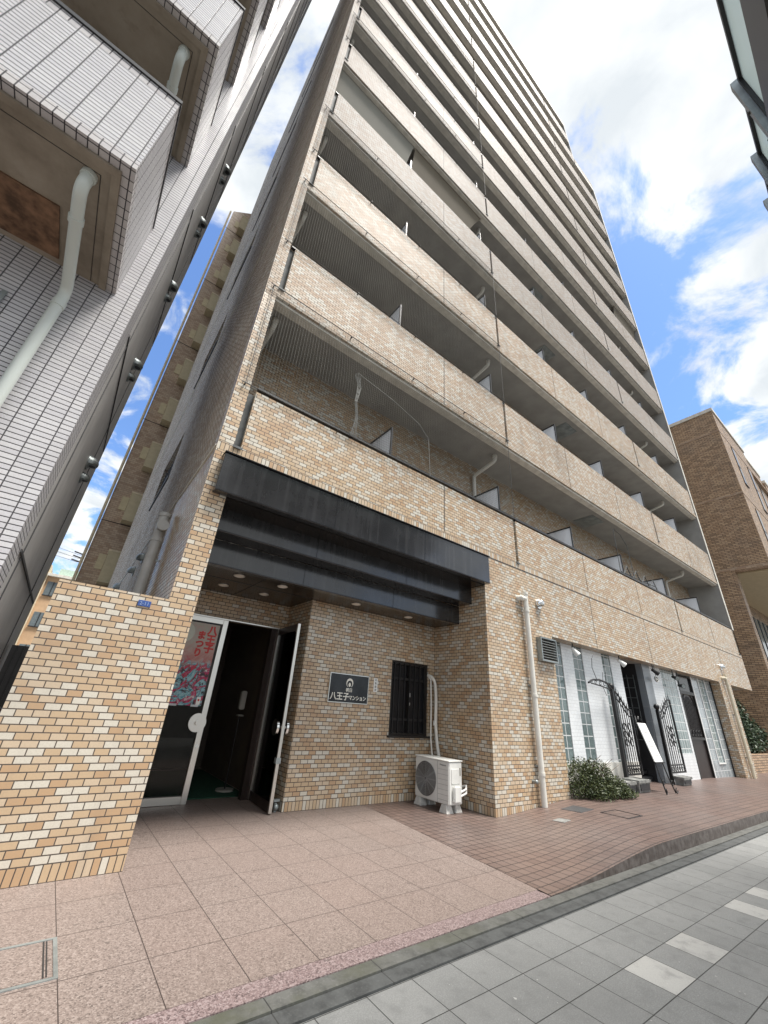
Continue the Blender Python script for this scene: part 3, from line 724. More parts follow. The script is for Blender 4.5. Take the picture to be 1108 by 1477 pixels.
# name plate
sp = thing('name_plate', 'black metal name plate with steel rim and pale lettering on the recessed wall', 'sign', (3.4, 5.215, 1.4))
MB().box(3.063, 3.739, 5.195, 5.2185, 1.203, 1.589).build('rim', 'steel', sp, bevel=.003)
MB().box(3.076, 3.726, 5.191, 5.1945, 1.216, 1.576).build('plate', 'signblack', sp)
def crescent():
    m = MB(); n = 40; cx, cz = 3.395, 1.468; out = []; inn = []
    for i in range(n + 1):
        a = R(-52 + 284 * i / n); out.append((cx + .058 * math.cos(a), cz + .062 * math.sin(a)))
        inn.append((cx + .045 * math.cos(a), cz - .012 + .046 * math.sin(a)))
    vs = []
    for y in (5.1875, 5.1908):
        vs += [(u, y, v) for u, v in out] + [(u, y, v) for u, v in inn]
    k = n + 1; fs = []
    for i in range(n):
        fs += [(i, i + 1, k + i + 1, k + i), (2 * k + i, 3 * k + i, 3 * k + i + 1, 2 * k + i + 1), (i, 2 * k + i, 2 * k + i + 1, i + 1), (k + i, k + i + 1, 3 * k + i + 1, 3 * k + i)]
    m.add(vs, fs); m.ball((cx, 5.1885, cz - .022), .02, 14, 9, 1, .1, 1.35)
    return m
crescent().build('emblem', 'letter', sp)
txt('朝日', .056, (3.395, 5.1895, 1.372), 'letter', sp, bold=.0008)
txt('八王子', .105, (3.245, 5.1895, 1.283), 'letter', sp, bold=.002)
txt('マンション', .066, (3.55, 5.1895, 1.275), 'letter', sp, bold=.0015, sx=.92)
vp = thing('notice_plate', 'small white vertical notice plate beside the black name plate', 'sign', (3.88, 5.215, 1.48))
MB().box(3.843, 3.912, 5.212, 5.2185, 1.385, 1.575).build('plate', 'white', vp, bevel=.001)
for i, ch in enumerate('訪販厳禁'): txt(ch, .038, (3.8775, 5.2105, 1.548 - i * .046), 'ink', vp, ext=.0006)
# outdoor unit
AX, AY0, AY1, AZ0 = 4.60, 4.40, 5.07, .095
ac = thing('air_conditioner', 'white outdoor air-conditioning unit on concrete feet in the entrance corner', 'air conditioner', (4.75, 4.75, 0))
MB().box(AX, 4.86, AY0, AY1, AZ0, .58).build('casing', 'ac', ac, bevel=.012, seg=2)
MB().box(AX - .008, 4.87, AY0 - .008, AY1 + .008, .581, .596).build('top_cover', 'ac', ac, bevel=.006)
m = MB(); cy, cz, rr = 4.845, .335, .205
for i in range(1, 12): m.tube(arc((AX - .010, cy, cz), rr * i / 11, 0, 360, 36, 'yz'), .0032, 5, False)
for i in range(12): a = R(30 * i); m.tube([(AX - .007, cy + .02 * math.cos(a), cz + .02 * math.sin(a)), (AX - .007, cy + rr * math.cos(a), cz + rr * math.sin(a))], .0028, 5)
m.build('fan_grille', 'ac_grey', ac)
MB().tube([(AX - .004, cy, cz), (AX - .001, cy, cz)], rr, 36).build('fan_opening', 'dark', ac)
m = MB()
for i in range(7): m.box(AX - .003, AX + .01, AY0 + .02, AY0 + .205, .14 + i * .057, .143 + i * .057)
m.box(AX - .003, AX + .01, AY0 + .212, AY0 + .216, .10, .57)
m.build('panel_groove', 'ac_grey', ac)
m = MB(); m.box(4.66, 4.80, AY0 - .045, AY0 - .001, .12, .31); m.build('valve_cover', 'ac', ac, bevel=.015, seg=2)
m = MB(); m.box(4.645, 4.80, AY0 - .006, AY0 - .0005, .33, .50); m.build('side_panel', 'ac', ac, bevel=.002)
MB().box(4.80, 4.83, AY0 - .003, AY0 - .0004, .42, .51).build('rating_label', 'paper', ac)
txt('Panasonic', .030, (AX - .0016, AY0 + .11, .535), 'ink', ac, rot=(R(90), 0, R(-90)), ext=.0006)
m = MB()
for dz in (0, .045): m.tube([(4.80, AY0 - .02, .19 + dz), (4.90, AY0 - .03, .22 + dz), (4.97, AY0 + .03, .25 + dz), (4.97, AY0 + .14, .22 + dz), (4.95, AY0 + .3, .2 + dz)], .014, 8)
m.build('side_pipe', 'white', ac, smooth=True)
m = MB()
for fy in (AY0 + .05, AY1 - .12): 
    for fx in (AX + .02, AX + .19): 
        m = MB(); m.hexa([(fx - .04, fy - .03, 0), (fx + .09, fy - .03, 0), (fx + .09, fy + .12, 0), (fx - .04, fy + .12, 0), (fx - .02, fy, .094), (fx + .07, fy, .094), (fx + .07, fy + .09, .094), (fx - .02, fy + .09, .094)])
        for v in range(len(m.v)): x, y, z = m.v[v]; m.v[v] = (x, y, z + (terr(x, y) if z < .01 else 0))
        m.build('foot', 'concrete', ac, bevel=.004)
pz = MB()
pz.tube(rnd([(4.985, 5.24, 1.72), (5.0, 5.17, 1.70), (5.045, 5.13, 1.62), (5.06, 5.12, 1.4), (5.055, 5.12, 1.0), (5.065, 5.10, .75), (5.07, 5.04, .5), (5.0, 4.98, .4)], .08, 4), .026, 10)
pz.tube([(4.985, 5.24, 1.70), (4.995, 5.18, 1.66), (5.0, 5.17, 1.3), (5.0, 5.17, .8), (5.0, 5.14, .6), (4.96, 5.0, .4)], .013, 8)
pz.cyl((5.045, 5.12, .98), (5.045, 5.12, 1.05), .036, 12)
tag(pz.build('refrigerant_pipe', 'white_pipe', org=(5.05, 5.12, .5), smooth=True), 'pale insulated pipe pair running from the barred window down to the outdoor unit', 'pipe')
# low tiled wall at the entrance
lw = MB(); lw.box(-.21, .845, F, F + .18, -.1, 1.945)
tag(lw.build('boundary_wall', 'tile', org=(.2, F, 0)), 'low beige-tiled wall left of the entrance carrying a small blue address plate', 'wall')
ap = thing('address_plate', 'small blue address plate near the top of the low tiled wall', 'sign', (.44, F - .004, 1.83))
MB().box(.375, .475, F - .008, F - .001, 1.845, 1.895).build('plate', 'blueplate', ap, bevel=.001)
txt('2-11', .042, (.425, F - .0095, 1.868), 'paleblue', ap, ext=.0006)
# downpipes on the front
def downpipe(x, z0, z1, mat, label, elbow=-.13, y=F - .07, r_=.043):
    t = thing('downpipe', label, 'downpipe', (x, y, z0), None)
    m = MB(); m.cyl((x, y, z0), (x, y, z1), r_, 14); m.build('pipe', mat, t, smooth=True)
    m = MB(); m.cyl((x + elbow, y + .07, z1 - .10), (x + elbow, y + .03, z1 - .10), .05, 12); m.tube([(x + elbow, y + .03, z1 - .10), (x + elbow, y, z1 - .10), (x, y, z1 - .10)], r_, 12); m.build('elbow', mat, t, smooth=True)
    for z in (z0 + (z1 - z0) * .13, z0 + (z1 - z0) * .47, z0 + (z1 - z0) * .9, z1): MB().cyl((x, y, z - .02), (x, y, z + .02), r_ + .008, 14).build('collar', mat, t, smooth=True)
    m = MB()
    for z in (z0 + .5, z0 + 1.6): m.box(x - .05, x + .05, y + .03, y + .07, z - .012, z + .012)
    m.build('clip', 'galv', t); return t
downpipe(6.12, terr(6.1, F), 3.16, 'white_pipe', 'white downpipe on the beige corner pillar beside the louvred vent')
downpipe(16.5, terr(16.5, F) , 2.78, 'cream_pipe', 'cream downpipe on the narrow tiled pillar at the far right of the shop')
v = MB(); v.cyl((5.98, F, .37), (5.98, F - .06, .37), .02, 10); v.ball((5.98, F - .065, .37), .028)
tag(v.build('wall_tap', 'galv', org=(5.98, F, .37), smooth=True), 'small wall tap low on the corner pillar beside the white downpipe', 'tap')
def hood(x, y, z, rr, label, ax=(0, -1), mat='chrome', grp=None):
    t = thing('vent_hood', label, 'vent', (x, y, z), grp); d = Vector((ax[0], ax[1], 0)); s = Vector((-ax[1], ax[0], 0))
    m = MB(); m.cyl(Vector((x, y, z)), Vector((x, y, z)) + d * .02, rr * 1.08, 18); m.build('flange', mat, t, smooth=True)
    m = MB(); pts = []; n, k = 16, 7; c = Vector((x, y, z)) + d * .02
    for i in range(k + 1):
        th = math.pi / 2 * i / k
        for j in range(n): 
            a = 2 * math.pi * j / n; p = c + s * (rr * math.cos(th) * math.cos(a)) + Vector((0, 0, rr * math.cos(th) * math.sin(a))) + d * (rr * 1.15 * math.sin(th))
            if p.z < z - rr * .45: p.z = z - rr * .45
            pts.append(p)
    fs = [(i * n + j, i * n + (j + 1) % n, (i + 1) * n + (j + 1) % n, (i + 1) * n + j) for i in range(k) for j in range(n)]
    m.add(pts, fs); m.build('hood', mat, t, smooth=True)
    dn = MB(); dn.cyl(c + d * rr * .5 + Vector((0, 0, -rr * .47)), c + d * rr * .5 + Vector((0, 0, -rr * .45)), rr * .42, 14); dn.build('opening', 'dark', t)
hood(6.62, F, 3.08, .085, 'round steel vent hood on the tiled wall beside the top of the white downpipe')
hood(16.6, F, 3.03, .085, 'round steel vent hood above the cream downpipe at the far right')
lv = thing('louvre_vent', 'steel louvred vent box at the left end of the shop front', 'vent', (6.68, F, 2.28))
m = MB(); m.box(6.44, 6.465, F - .09, F - .001, 2.075, 2.47); m.box(6.905, 6.93, F - .09, F - .001, 2.075, 2.47); m.box(6.465, 6.905, F - .09, F - .001, 2.45, 2.47); m.box(6.465, 6.905, F - .09, F - .001, 2.075, 2.095); m.build('frame', 'galv', lv)
m = MB()
for i in range(8): z = 2.112 + i * .043; m.hexa([(6.466, F - .085, z - .015), (6.904, F - .085, z - .015), (6.904, F - .03, z + .02), (6.466, F - .03, z + .02), (6.466, F - .085, z - .011), (6.904, F - .085, z - .011), (6.904, F - .03, z + .024), (6.466, F - .03, z + .024)])
m.build('slat', 'steel', lv)
MB().box(6.466, 6.904, F - .02, F - .001, 2.096, 2.449).build('backing', 'dark', lv)
# side-wall pipe and hoods in the alley
sp_ = thing('downpipe', 'grey downpipe with a side inlet on the shaded alley wall', 'downpipe', (.5, 5.75, 0))
MB().cyl((.5, 5.75, 0), (.5, 5.75, 3.34), .066, 16).build('pipe', 'grey_pipe', sp_, smooth=True)
m = MB(); m.cyl((.5, 5.75, 3.14), (.5, 5.59, 3.14), .06, 14); m.cyl((.5, 5.60, 3.14), (.5, 5.57, 3.14), .072, 14); m.build('inlet', 'grey_pipe', sp_, smooth=True)
for z in (3.31, 2.95): MB().cyl((.5, 5.75, z), (.5, 5.75, z + .05), .077, 16).build('collar', 'grey_pipe', sp_, smooth=True)
MB().box(.5, .604, 5.74, 5.76, 2.7, 2.72).build('clip', 'galv', sp_)
hood(.606, 8.15, 3.32, .09, 'dark vent hood nearest the grey alley downpipe', (-1, 0), 'galv')
hood(.606, 9.2, 3.30, .09, 'middle of the three small vent hoods low on the tiled alley wall', (-1, 0), 'galv')
hood(.606, 12.2, 3.50, .11, 'farthest vent hood on the tiled alley wall, just above the low wall', (-1, 0), 'galv')
# bird nets
def net(x0, x1, z0, z1, label, sag=0, y=F - .03, pv=.042):
    m = MB(); n = int((x1 - x0) / pv); k = int((z1 - z0) / pv)
    def P(u, v):
        x = x0 + (x1 - x0) * u; z = z0 + (z1 - z0) * v; yy = y
        if sag: 
            g = math.exp(-((x - 2.35) / .55) ** 2) * math.sin(math.pi * min(1, v * 1.05)) ; x += (2.35 - x) * .30 * g * sag; z -= .10 * g * sag; yy -= .05 * g
            z -= .04 * math.sin(math.pi * u * 3) * math.sin(math.pi * v)
        return Vector((x, yy, z))
    rr = .0013
    def strand(pts):
        for a, b in zip(pts, pts[1:]):
            t = (b - a); q = Vector((-t.z, 0, t.x)).normalized() * rr
            m.add([a - q, a + q, b + q, b - q], [(0, 1, 2, 3)])
            m.add([a + Vector((0, -rr, 0)), a + Vector((0, rr, 0)), b + Vector((0, rr, 0)), b + Vector((0, -rr, 0))], [(0, 1, 2, 3)])
    sg = 14 if sag else 1; sh = 40 if sag else 1
    for i in range(n + 1): strand([P(i / n, j / sg) for j in range(sg + 1)])
    for j in range(k + 1): strand([P(i / sh, j / k) for i in range(sh + 1)])
    t = thing('bird_net', label, 'net', (x0, y, z0), 'bird nets over the balcony openings')
    m.build('mesh', 'net', t)
    c = MB()
    for z in (z0, z1): c.tube([(x0 - .05, y - .01, z), (x1 + .05, y - .01, z)], .005, 6)
    c.tube([(x0, y - .01, z0), (x0, y - .01, z1)], .005, 6); c.tube([(x1, y - .01, z0), (x1, y - .01, z1)], .005, 6)
    for q in range(5):
        xx = x0 + (x1 - x0) * q / 4
        for z in (z0, z1): c.box(xx - .008, xx + .008, y - .018, F - .001, z - .008, z + .008)
    c.build('edge_cable', 'cable', t)
    if sag:
        c = MB()
        for q in range(9):
            a = q * .7; c.tube([(2.2 + .05 * math.cos(a), y - .06, 5.70 + .05 * math.sin(a)), (2.25 + .035 * math.cos(a + 1), y - .07, 5.5), (2.22 + .022 * math.cos(a + 2), y - .07, 5.2), (2.27 + .02 * math.cos(a + 3), y - .06, 4.95), (2.27 + .05 * math.cos(a + 4), y - .03, 4.62)], .0035, 4)
        c.tube([(2.2, y - .06, 5.76), (2.9, y - .05, 5.66), (3.5, y - .04, 5.5), (3.72, y - .04, 5.3), (3.78, y - .03, 4.6)], .006, 6)
        c.build('gathered_cord', 'net', t)
names = ['second', 'third', 'fourth', 'sixth', 'seventh', 'eighth', 'ninth']
for i, k in enumerate((-1, 0, 1, 3, 4, 5, 6)):
    z0 = (PT + PIT * k - .02) if k >= 0 else 4.62
    net(.70, 6.05, z0, PB + PIT * (k + 1) + .12, ('thin bird net gathered and sagging over the lowest balcony above the canopy' if i == 0 else 'thin bird net stretched over the left part of the %s balcony row up' % names[i - 1].replace('sixth', 'fifth').replace('seventh', 'sixth').replace('eighth', 'seventh')), 1 if i == 0 else 0)
# cloth sunshades
def shade(x0, x1, zt, zb, mat, label, yt=F + .13, yb=F + .17, curve=.25):
    m = MB(); n, k = 20, 10; 
    for j in range(k + 1):
        v = j / k
        for i in range(n + 1):
            u = i / n; x = x0 + (x1 - x0) * u
            b = .05 * math.sin(math.pi * v); xx = x - curve * math.sin(math.pi * v * .5) * (u) * .6
            m.v.append((xx, yt + (yb - yt) * v - b * .5 + .25 * v, zt + (zb - zt) * v))
    for j in range(k):
        for i in range(n): a = j * (n + 1) + i; m.f.append((a, a + 1, a + n + 2, a + n + 1))
    nv = len(m.v); m.v += [(x, y + .006, z) for x, y, z in m.v[:nv]]; m.f += [tuple(q + nv for q in f[::-1]) for f in m.f[:]]
    o = m.build('sunshade', mat, org=(x0, yt, zb), smooth=True); tag(o, label, 'awning'); return o
shade(.79, 3.15, PB + PIT * 3 - .04, PT + PIT * 2 + .08, 'cloth_grey', 'grey cloth sunshade closing the left end of the fifth balcony row')
shade(3.2, 5.95, PB + PIT * 3 - .04, PT + PIT * 2 + .08, 'cloth_brown', 'brown cloth sunshade next to the grey one on the fifth balcony row', curve=.9)
shade(16.9, 19.3, PB + PIT * 5 - .04, PT + PIT * 4 + .1, 'cloth_brown', 'brown cloth sunshade at the far right end of an upper balcony row', curve=.1)
# clothes-drying things on the second-floor balcony rail, right
dr = MB()
for i in range(4): dr.tube([(11.0 + i * .55, F + .12, 4.74), (11.25 + i * .55, F + .1, 5.02), (11.5 + i * .55, F + .12, 4.78)], .012, 6)
dr.tube([(10.9, F + .12, 4.80), (13.0, F + .12, 4.86)], .012, 6)
dr.tube([(10.6, F + .02, 4.72), (10.62, F, 5.9), (11.0, F, 5.85), (11.3, F, 5.6), (11.35, F, 4.75)], .008, 6)
tag(dr.build('drying_rack', 'slot', org=(11.5, F + .1, 4.7)), 'tangled metal drying rack behind the rail of the lowest balcony', 'drying rack')
# ---------------------------------------------------------------- shop front
S = thing('shop_front', 'recessed restaurant front of white tile, glass block strips and a dark door', 'shop front', (11.5, 4.3, 0))
Y = 4.3
m = MB(); MB().box(6.952, XR - .14, F + .23, 5.6, 2.551, 2.7).build('ceiling', 'soffit', S)
wt = MB()
for a, b in ((6.952, 7.2), (7.65, 8.053), (8.434, 9.25), (9.634, 10.10)): wt.box(a, b, Y, Y + .12, .53, 2.55)
wt.build('white_wall', 'whitetile', S); wt = MB(); wt.box(11.60, 12.312, Y, Y + .12, .0, 2.55); wt.box(12.312, 13.24, Y, Y + .12, 0, .66); wt.box(13.24, 13.37, Y, Y + .12, 0, 2.55)
wt.build('white_wall', 'whitetile', S)
MB().box(6.952, 10.10, Y - .02, Y + .12, 0, .528).build('stone_base', 'stone', S)
for a, b in ((7.2, 7.65), (8.053, 8.434), (9.25, 9.634)):
    MB().box(a + .001, b - .001, Y + .015, Y + .1, .531, 2.549).build('glass_block_strip', 'gblock', S)
MB().box(12.313, 13.239, Y + .012, Y + .1, .661, 2.549).build('glass_block_panel', 'gblock_bright', S)
gt = MB(); gt.box(11.18, 11.60, Y - .03, Y + .12, 0, 2.55); gt.build('grey_column', 'greytile', S)
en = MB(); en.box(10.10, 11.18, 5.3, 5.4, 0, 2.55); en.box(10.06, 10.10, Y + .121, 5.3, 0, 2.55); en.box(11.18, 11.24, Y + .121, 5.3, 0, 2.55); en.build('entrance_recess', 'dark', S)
lt = MB()
for i in range(5): lt.box(11.165, 11.179, 4.5 + i * .15, 4.512 + i * .15, .9, 2.3)
for j in range(7): lt.box(11.165, 11.179, 4.5, 5.11, .9 + j * .22, .912 + j * .22)
lt.build('lattice_window', 'galv', S)
st = MB()
for q in range(6): st.box(10.75 + q * .02, 11.16, 4.6 + q * .1, 4.62 + q * .1, .25 + q * .05, .3 + q * .05)
st.box(10.6, 11.16, 4.5, 5.2, .1, .2); st.build('step', 'dark_rail', S)
dr = MB(); dr.box(13.40, 14.38, Y + .03, Y + .09, .09, 2.03); door = dr.build('shop_door', 'doorbrown', S)
m = MB(); m.box(13.371, 13.42, Y - .01, Y + .03, .08, 2.5); m.box(14.36, 14.40, Y - .01, Y + .03, .08, 2.5); m.box(13.42, 14.36, Y - .01, Y + .03, 2.04, 2.12); m.box(13.42, 14.36, Y - .01, Y + .03, .96, 1.02); m.build('frame', 'blackframe', door)
MB().box(13.42, 14.36, Y + .03, Y + .08, 2.121, 2.5).build('transom', 'dkglass', door)
m = MB()
for i in range(9): x = 13.5 + i * .095; m.tube([(x, Y + .02, 1.02), (x, Y + .02, 1.75 + .25 * math.sin(math.pi * (i + .5) / 9))], .007, 5)
m.tube(arc((13.89, Y + .02, 1.70), .40, 0, 180, 16), .012, 6)
for i in range(4): m.tube(arc((13.6 + i * .19, Y + .02, 1.12), .07, 0, 360, 12), .006, 5, False)
m.build('door_ironwork', 'iron', door)
m = MB(); m.box(14.401, 15.0, Y + .01, Y + .1, 0, 2.55); m.box(15.5, 16.038, Y + .01, Y + .1, 0, 2.55); m.box(15.0, 15.5, Y + .01, Y + .1, 0, .43); m.build('grey_panel_wall', 'gblock_grey', S)
MB().box(15.001, 15.499, Y + .025, Y + .1, .431, 2.549).build('glass_block_panel', 'gblock_bright', S)
m = MB(); m.box(14.96, 15.0, Y - .01, Y + .009, .40, 2.55); m.box(15.5, 15.54, Y - .01, Y + .009, .40, 2.55); m.box(15.0, 15.5, Y - .01, Y + .02, .40, .43); m.box(14.401, 14.46, Y - .012, Y + .009, 0.05, 2.55); m.build('white_trim', 'white', S)
MB().box(16.0, 16.037, Y - .02, Y + .009, .05, 2.55).build('dark_trim', 'blackframe', S)
# gates
def gate(x0, x1, hx, label, z0, zl, zr, y=4.14):
    t = thing('iron_gate', label, 'gate', ((x0 + x1) / 2, y, z0), 'pair of wrought iron gates')
    zt = lambda x: zl + (zr - zl) * (x - x0) / (x1 - x0) + .10 * (1 if zl > zr else 1) * math.sin(2 * math.pi * (x - x0) / (x1 - x0)) * (-.5 if zl < zr else .5)
    m = MB(); px = x0 if hx == 0 else x0
    ph = zl if zl > zr else zl + .03
    m.box(px - .04, px + .02, y - .03, y + .03, terr(px, y), ph + .02); m.build('post', 'iron', t)
    MB().ball((px - .01, y, ph + .08), .062, 12, 8).build('finial', 'iron', t, smooth=True)
    m = MB(); 
    m.box(x1 - .025, x1 + .01, y - .015, y + .015, z0, zt(x1)); m.box(x0 + .03, x1, y - .014, y + .014, z0, z0 + .03); m.box(x0 + .03, x1, y - .014, y + .014, z0 + .14, z0 + .165)
    n = 14; pts = [(x0 + .03 + (x1 - x0 - .03) * i / n, y, zt(x0 + .03 + (x1 - x0 - .03) * i / n)) for i in range(n + 1)]
    m.tube(pts, .019, 6); m.tube([(a, b, c - .13) for a, b, c in pts], .012, 6)
    m.build('frame', 'iron', t)
    m = MB(); nb = 7
    for i in range(nb):
        x = x0 + .09 + (x1 - x0 - .15) * i / (nb - 1); m.tube([(x, y, z0 + .02), (x, y, zt(x) + .07), (x, y, zt(x) + .13)], [.009, .009, .001], 6)
    m.build('bars', 'iron', t)
    m = MB(); cx = (x0 + x1) / 2; zc = (z0 + min(zl, zr)) / 2 + .12
    for dx in (-.1, .1):
        for dz in (-.14, 0, .14): m.tube(arc((cx + dx, y - .012, zc + dz), .062, 0, 300, 14), .010, 6)
    m.ball((cx, y - .015, zc), .045, 10, 6, 1, .4, 1)
    for i in range(6): m.tube(arc((x0 + .13 + i * (x1 - x0 - .2) / 5, y - .012, z0 + .085), .038, 0, 330, 10), .007, 5)
    for i in range(5): xx = x0 + .13 + i * (x1 - x0 - .2) / 4; m.tube(arc((xx, y - .012, zt(xx) - .07), .04, 0, 330, 10), .007, 5)
    m.build('scrollwork', 'iron', t); return t
gate(9.12, 9.82, 0, 'left black wrought iron gate, tallest at its hinge post by the white wall', .33, 1.80, 1.47)
gate(11.2, 12.05, 0, 'right black wrought iron gate, rising away from its round-topped post', .31, 1.50, 1.80)
bk = MB(); bk.tube([(9.07, 4.12, 1.83), (8.8, 4.08, 1.93), (8.5, 4.06, 1.95), (8.2, 4.04, 1.93), (7.98, 4.02, 1.86)], .018, 7)
bk.tube([(9.07, 4.12, 1.70), (8.9, 4.1, 1.82), (8.6, 4.07, 1.84), (8.1, 4.03, 1.86)], .012, 6)
for i in range(5): bk.tube(arc((8.15 + i * .17, 4.05, 1.89), .035, 0, 330, 10), .007, 5)
bk.tube([(8.35, 4.04, 1.95), (8.22, 4.03, 2.15), (8.26, 4.03, 2.32), (8.35, 4.03, 2.40)], .006, 5); bk.tube([(8.6, 4.04, 1.95), (8.62, 4.03, 2.1)], .005, 5); bk.tube([(8.7, 4.04, 1.95), (8.75, 4.03, 2.12)], .005, 5)
bk.tube([(8.6, 4.06, 1.83), (8.68, 4.05, 1.68)], .005, 5)
tag(bk.build('sign_bracket', 'iron', org=(9.07, 4.12, 1.8)), 'curly black iron bracket reaching left from the top of the left gate post', 'bracket')
# easel sign
es = thing('easel_sign', 'white menu board standing on a black iron easel between the gates', 'sign board', (9.6, 3.7, .13))
zg = .125
es_b = MB(); es_b.hexa([(9.44, 3.715, .60), (9.80, 3.715, .60), (9.80, 3.735, .605), (9.44, 3.735, .605), (9.44, 3.895, 1.24), (9.80, 3.895, 1.24), (9.80, 3.915, 1.245), (9.44, 3.915, 1.245)])
es_b.build('board', 'white', es, bevel=.003)
m = MB()
for i, (a, b) in enumerate(((.2, .75), (.3, .65), (.18, .8), (.25, .6), (.2, .7), (.3, .55), (.22, .72))):
    v = .87 - i * .12; yy = 3.715 + .18 * v - .0015; z = .60 + .64 * v; m.box(9.44 + .36 * a, 9.44 + .36 * b, yy - .001, yy + .001, z, z + .008)
m.build('faint_writing', 'paper', es)
m = MB()
m.tube([(9.36, 3.60, zg), (9.40, 3.66, .35), (9.46, 3.73, .60), (9.47, 3.93, 1.26), (9.55, 3.97, 1.36), (9.62, 3.95, 1.30)], .012, 6)
m.tube([(9.72, 3.58, zg), (9.75, 3.66, .35), (9.78, 3.73, .60), (9.77, 3.93, 1.26), (9.69, 3.97, 1.36), (9.62, 3.95, 1.30)], .012, 6)
m.tube([(9.6, 4.08, zg + .005), (9.62, 3.98, 1.28)], .010, 6); m.tube([(9.42, 3.70, .59), (9.82, 3.70, .59)], .012, 6)
m.tube(arc((9.38, 3.62, .30), .035, 0, 330, 10), .008, 5); m.tube(arc((9.74, 3.61, .28), .035, 0, 330, 10), .008, 5)
m.tube(arc((9.33, 3.59, zg + .04), .04, -90, 150, 8), .009, 5); m.tube(arc((9.76, 3.57, zg + .04), .04, -270, 0, 8), .009, 5)
m.build('easel', 'iron', es)
# planters
def planter(x0, x1, y0, y1, h, label):
    z = terr((x0 + x1) / 2, (y0 + y1) / 2); t = thing('planter_box', label, 'planter', ((x0 + x1) / 2, (y0 + y1) / 2, z), 'grey stone planter boxes')
    MB().hexa([(x0 + .02, y0 + .02, z), (x1 - .02, y0 + .02, z), (x1 - .02, y1 - .02, z), (x0 + .02, y1 - .02, z), (x0, y0, z + h), (x1, y0, z + h), (x1, y1, z + h), (x0, y1, z + h)]).build('box', 'planter', t, bevel=.006)
    m = MB(); m.box(x0 - .012, x1 + .012, y0 - .012, y0 + .02, z + h - .035, z + h + .008); m.box(x0 - .012, x1 + .012, y1 - .02, y1 + .012, z + h - .035, z + h + .008); m.box(x0 - .012, x0 + .02, y0 + .02, y1 - .02, z + h - .035, z + h + .008); m.box(x1 - .02, x1 + .012, y0 + .02, y1 - .02, z + h - .035, z + h + .008); m.build('rim', 'planter', t)
    m = MB(); m.box(x0 + .05, x1 - .05, y0 - .002, y0 + .02, z + .04, z + h - .06); m.build('front_panel', 'dark_rail', t)
planter(8.40, 8.86, 3.88, 4.12, .17, 'grey planter box half under the spilling bush')
planter(8.89, 9.36, 3.84, 4.10, .19, 'grey planter box in front of the left gate')
planter(11.22, 11.68, 3.93, 4.12, .15, 'grey planter box below the right gate')
# small lamps under the overhang
def spot(x, y, z, label, mat='white', aim=(-.3, -.5, -.8)):
    t = thing('spot_lamp', label, 'lamp', (x, y, z), 'spot lamps under the shop overhang')
    MB().cyl((x, y, 2.548), (x, y, z), .012, 8).build('stem', 'dark', t); a = Vector(aim).normalized()
    MB().tube([Vector((x, y, z)) - a * .03, Vector((x, y, z)) + a * .05, Vector((x, y, z)) + a * .13], [.03, .042, .058], 14).build('shade', mat, t, smooth=True)
    MB().cyl(Vector((x, y, z)) + a * .128, Vector((x, y, z)) + a * .134, .05, 14).build('lens', 'galv', t)
spot(7.8, 4.14, 2.44, 'white spot lamp under the overhang above the leftmost glass block strips', 'white', (.4, -.4, -.7))
spot(9.72, 4.14, 2.44, 'pale spot lamp under the overhang left of the dark shop entrance', 'white', (.5, -.4, -.5))
spot(11.45, 4.14, 2.42, 'dark spot lamp above the oval sign right of the shop entrance', 'iron', (.4, -.3, -.3))
spot(12.66, 4.14, 2.38, 'dark spot lamp under the overhang left of the brown door', 'iron', (-.3, -.5, -.2))
spot(12.95, 4.14, 2.20, 'dark spot lamp hanging lowest, beside the brown door', 'iron', (-.3, -.5, -.1))
ov = thing('oval_sign', 'small dark oval sign hanging below a spot lamp on the white wall', 'sign', (11.6, 4.2, 2.24))
m = MB(); m.ball((11.62, 4.17, 2.24), .12, 20, 10, 1, .1, .55); m.build('plate', 'signblack', ov, smooth=True)
m = MB(); m.tube([(11.62 + .10 * math.cos(R(a)), 4.157, 2.24 + .052 * math.sin(R(a))) for a in range(0, 361, 15)], .004, 5, False); m.box(11.56, 11.68, 4.1565, 4.1585, 2.232, 2.246); m.build('rim_mark', 'letter', ov)
MB().cyl((11.62, 4.17, 2.30), (11.62, 4.17, 2.549), .006, 6).build('hanger', 'iron', ov)
# foliage
def leaves(m, c, rad, n, size, droop=0, shell=.55, fn=None):
    for _ in range(n):
        while True:
            d = Vector((random.uniform(-1, 1), random.uniform(-1, 1), random.uniform(-1, 1)))
            if .05 < d.length <= 1: break
        rr = shell + (1 - shell) * random.random() if random.random() < .75 else random.random(); d = d.normalized() * rr
        p = Vector((c[0] + d.x * rad[0], c[1] + d.y * rad[1], c[2] + d.z * rad[2]))
        if fn and not fn(p): continue
        a = Vector((random.gauss(0, 1), random.gauss(0, 1), random.gauss(0, .7))).normalized(); b = a.cross(Vector((random.gauss(0, 1), random.gauss(0, 1), random.gauss(0, 1)))).normalized()
        s = size * random.uniform(.6, 1.3); w_ = s * .42
        m.add([p - a * s, p + b * w_, p + a * s, p - b * w_], [(0, 1, 2, 3)])
bu = thing('bush', 'untidy green bush spilling over the paving beside the tiled pillar', 'bush', (7.5, 3.95, .13))
m = MB()
def above(p): return p.z > terr(p.x, p.y) + .01 and p.y < 4.27 and not (p.x < 6.97 and p.y > 4.03)
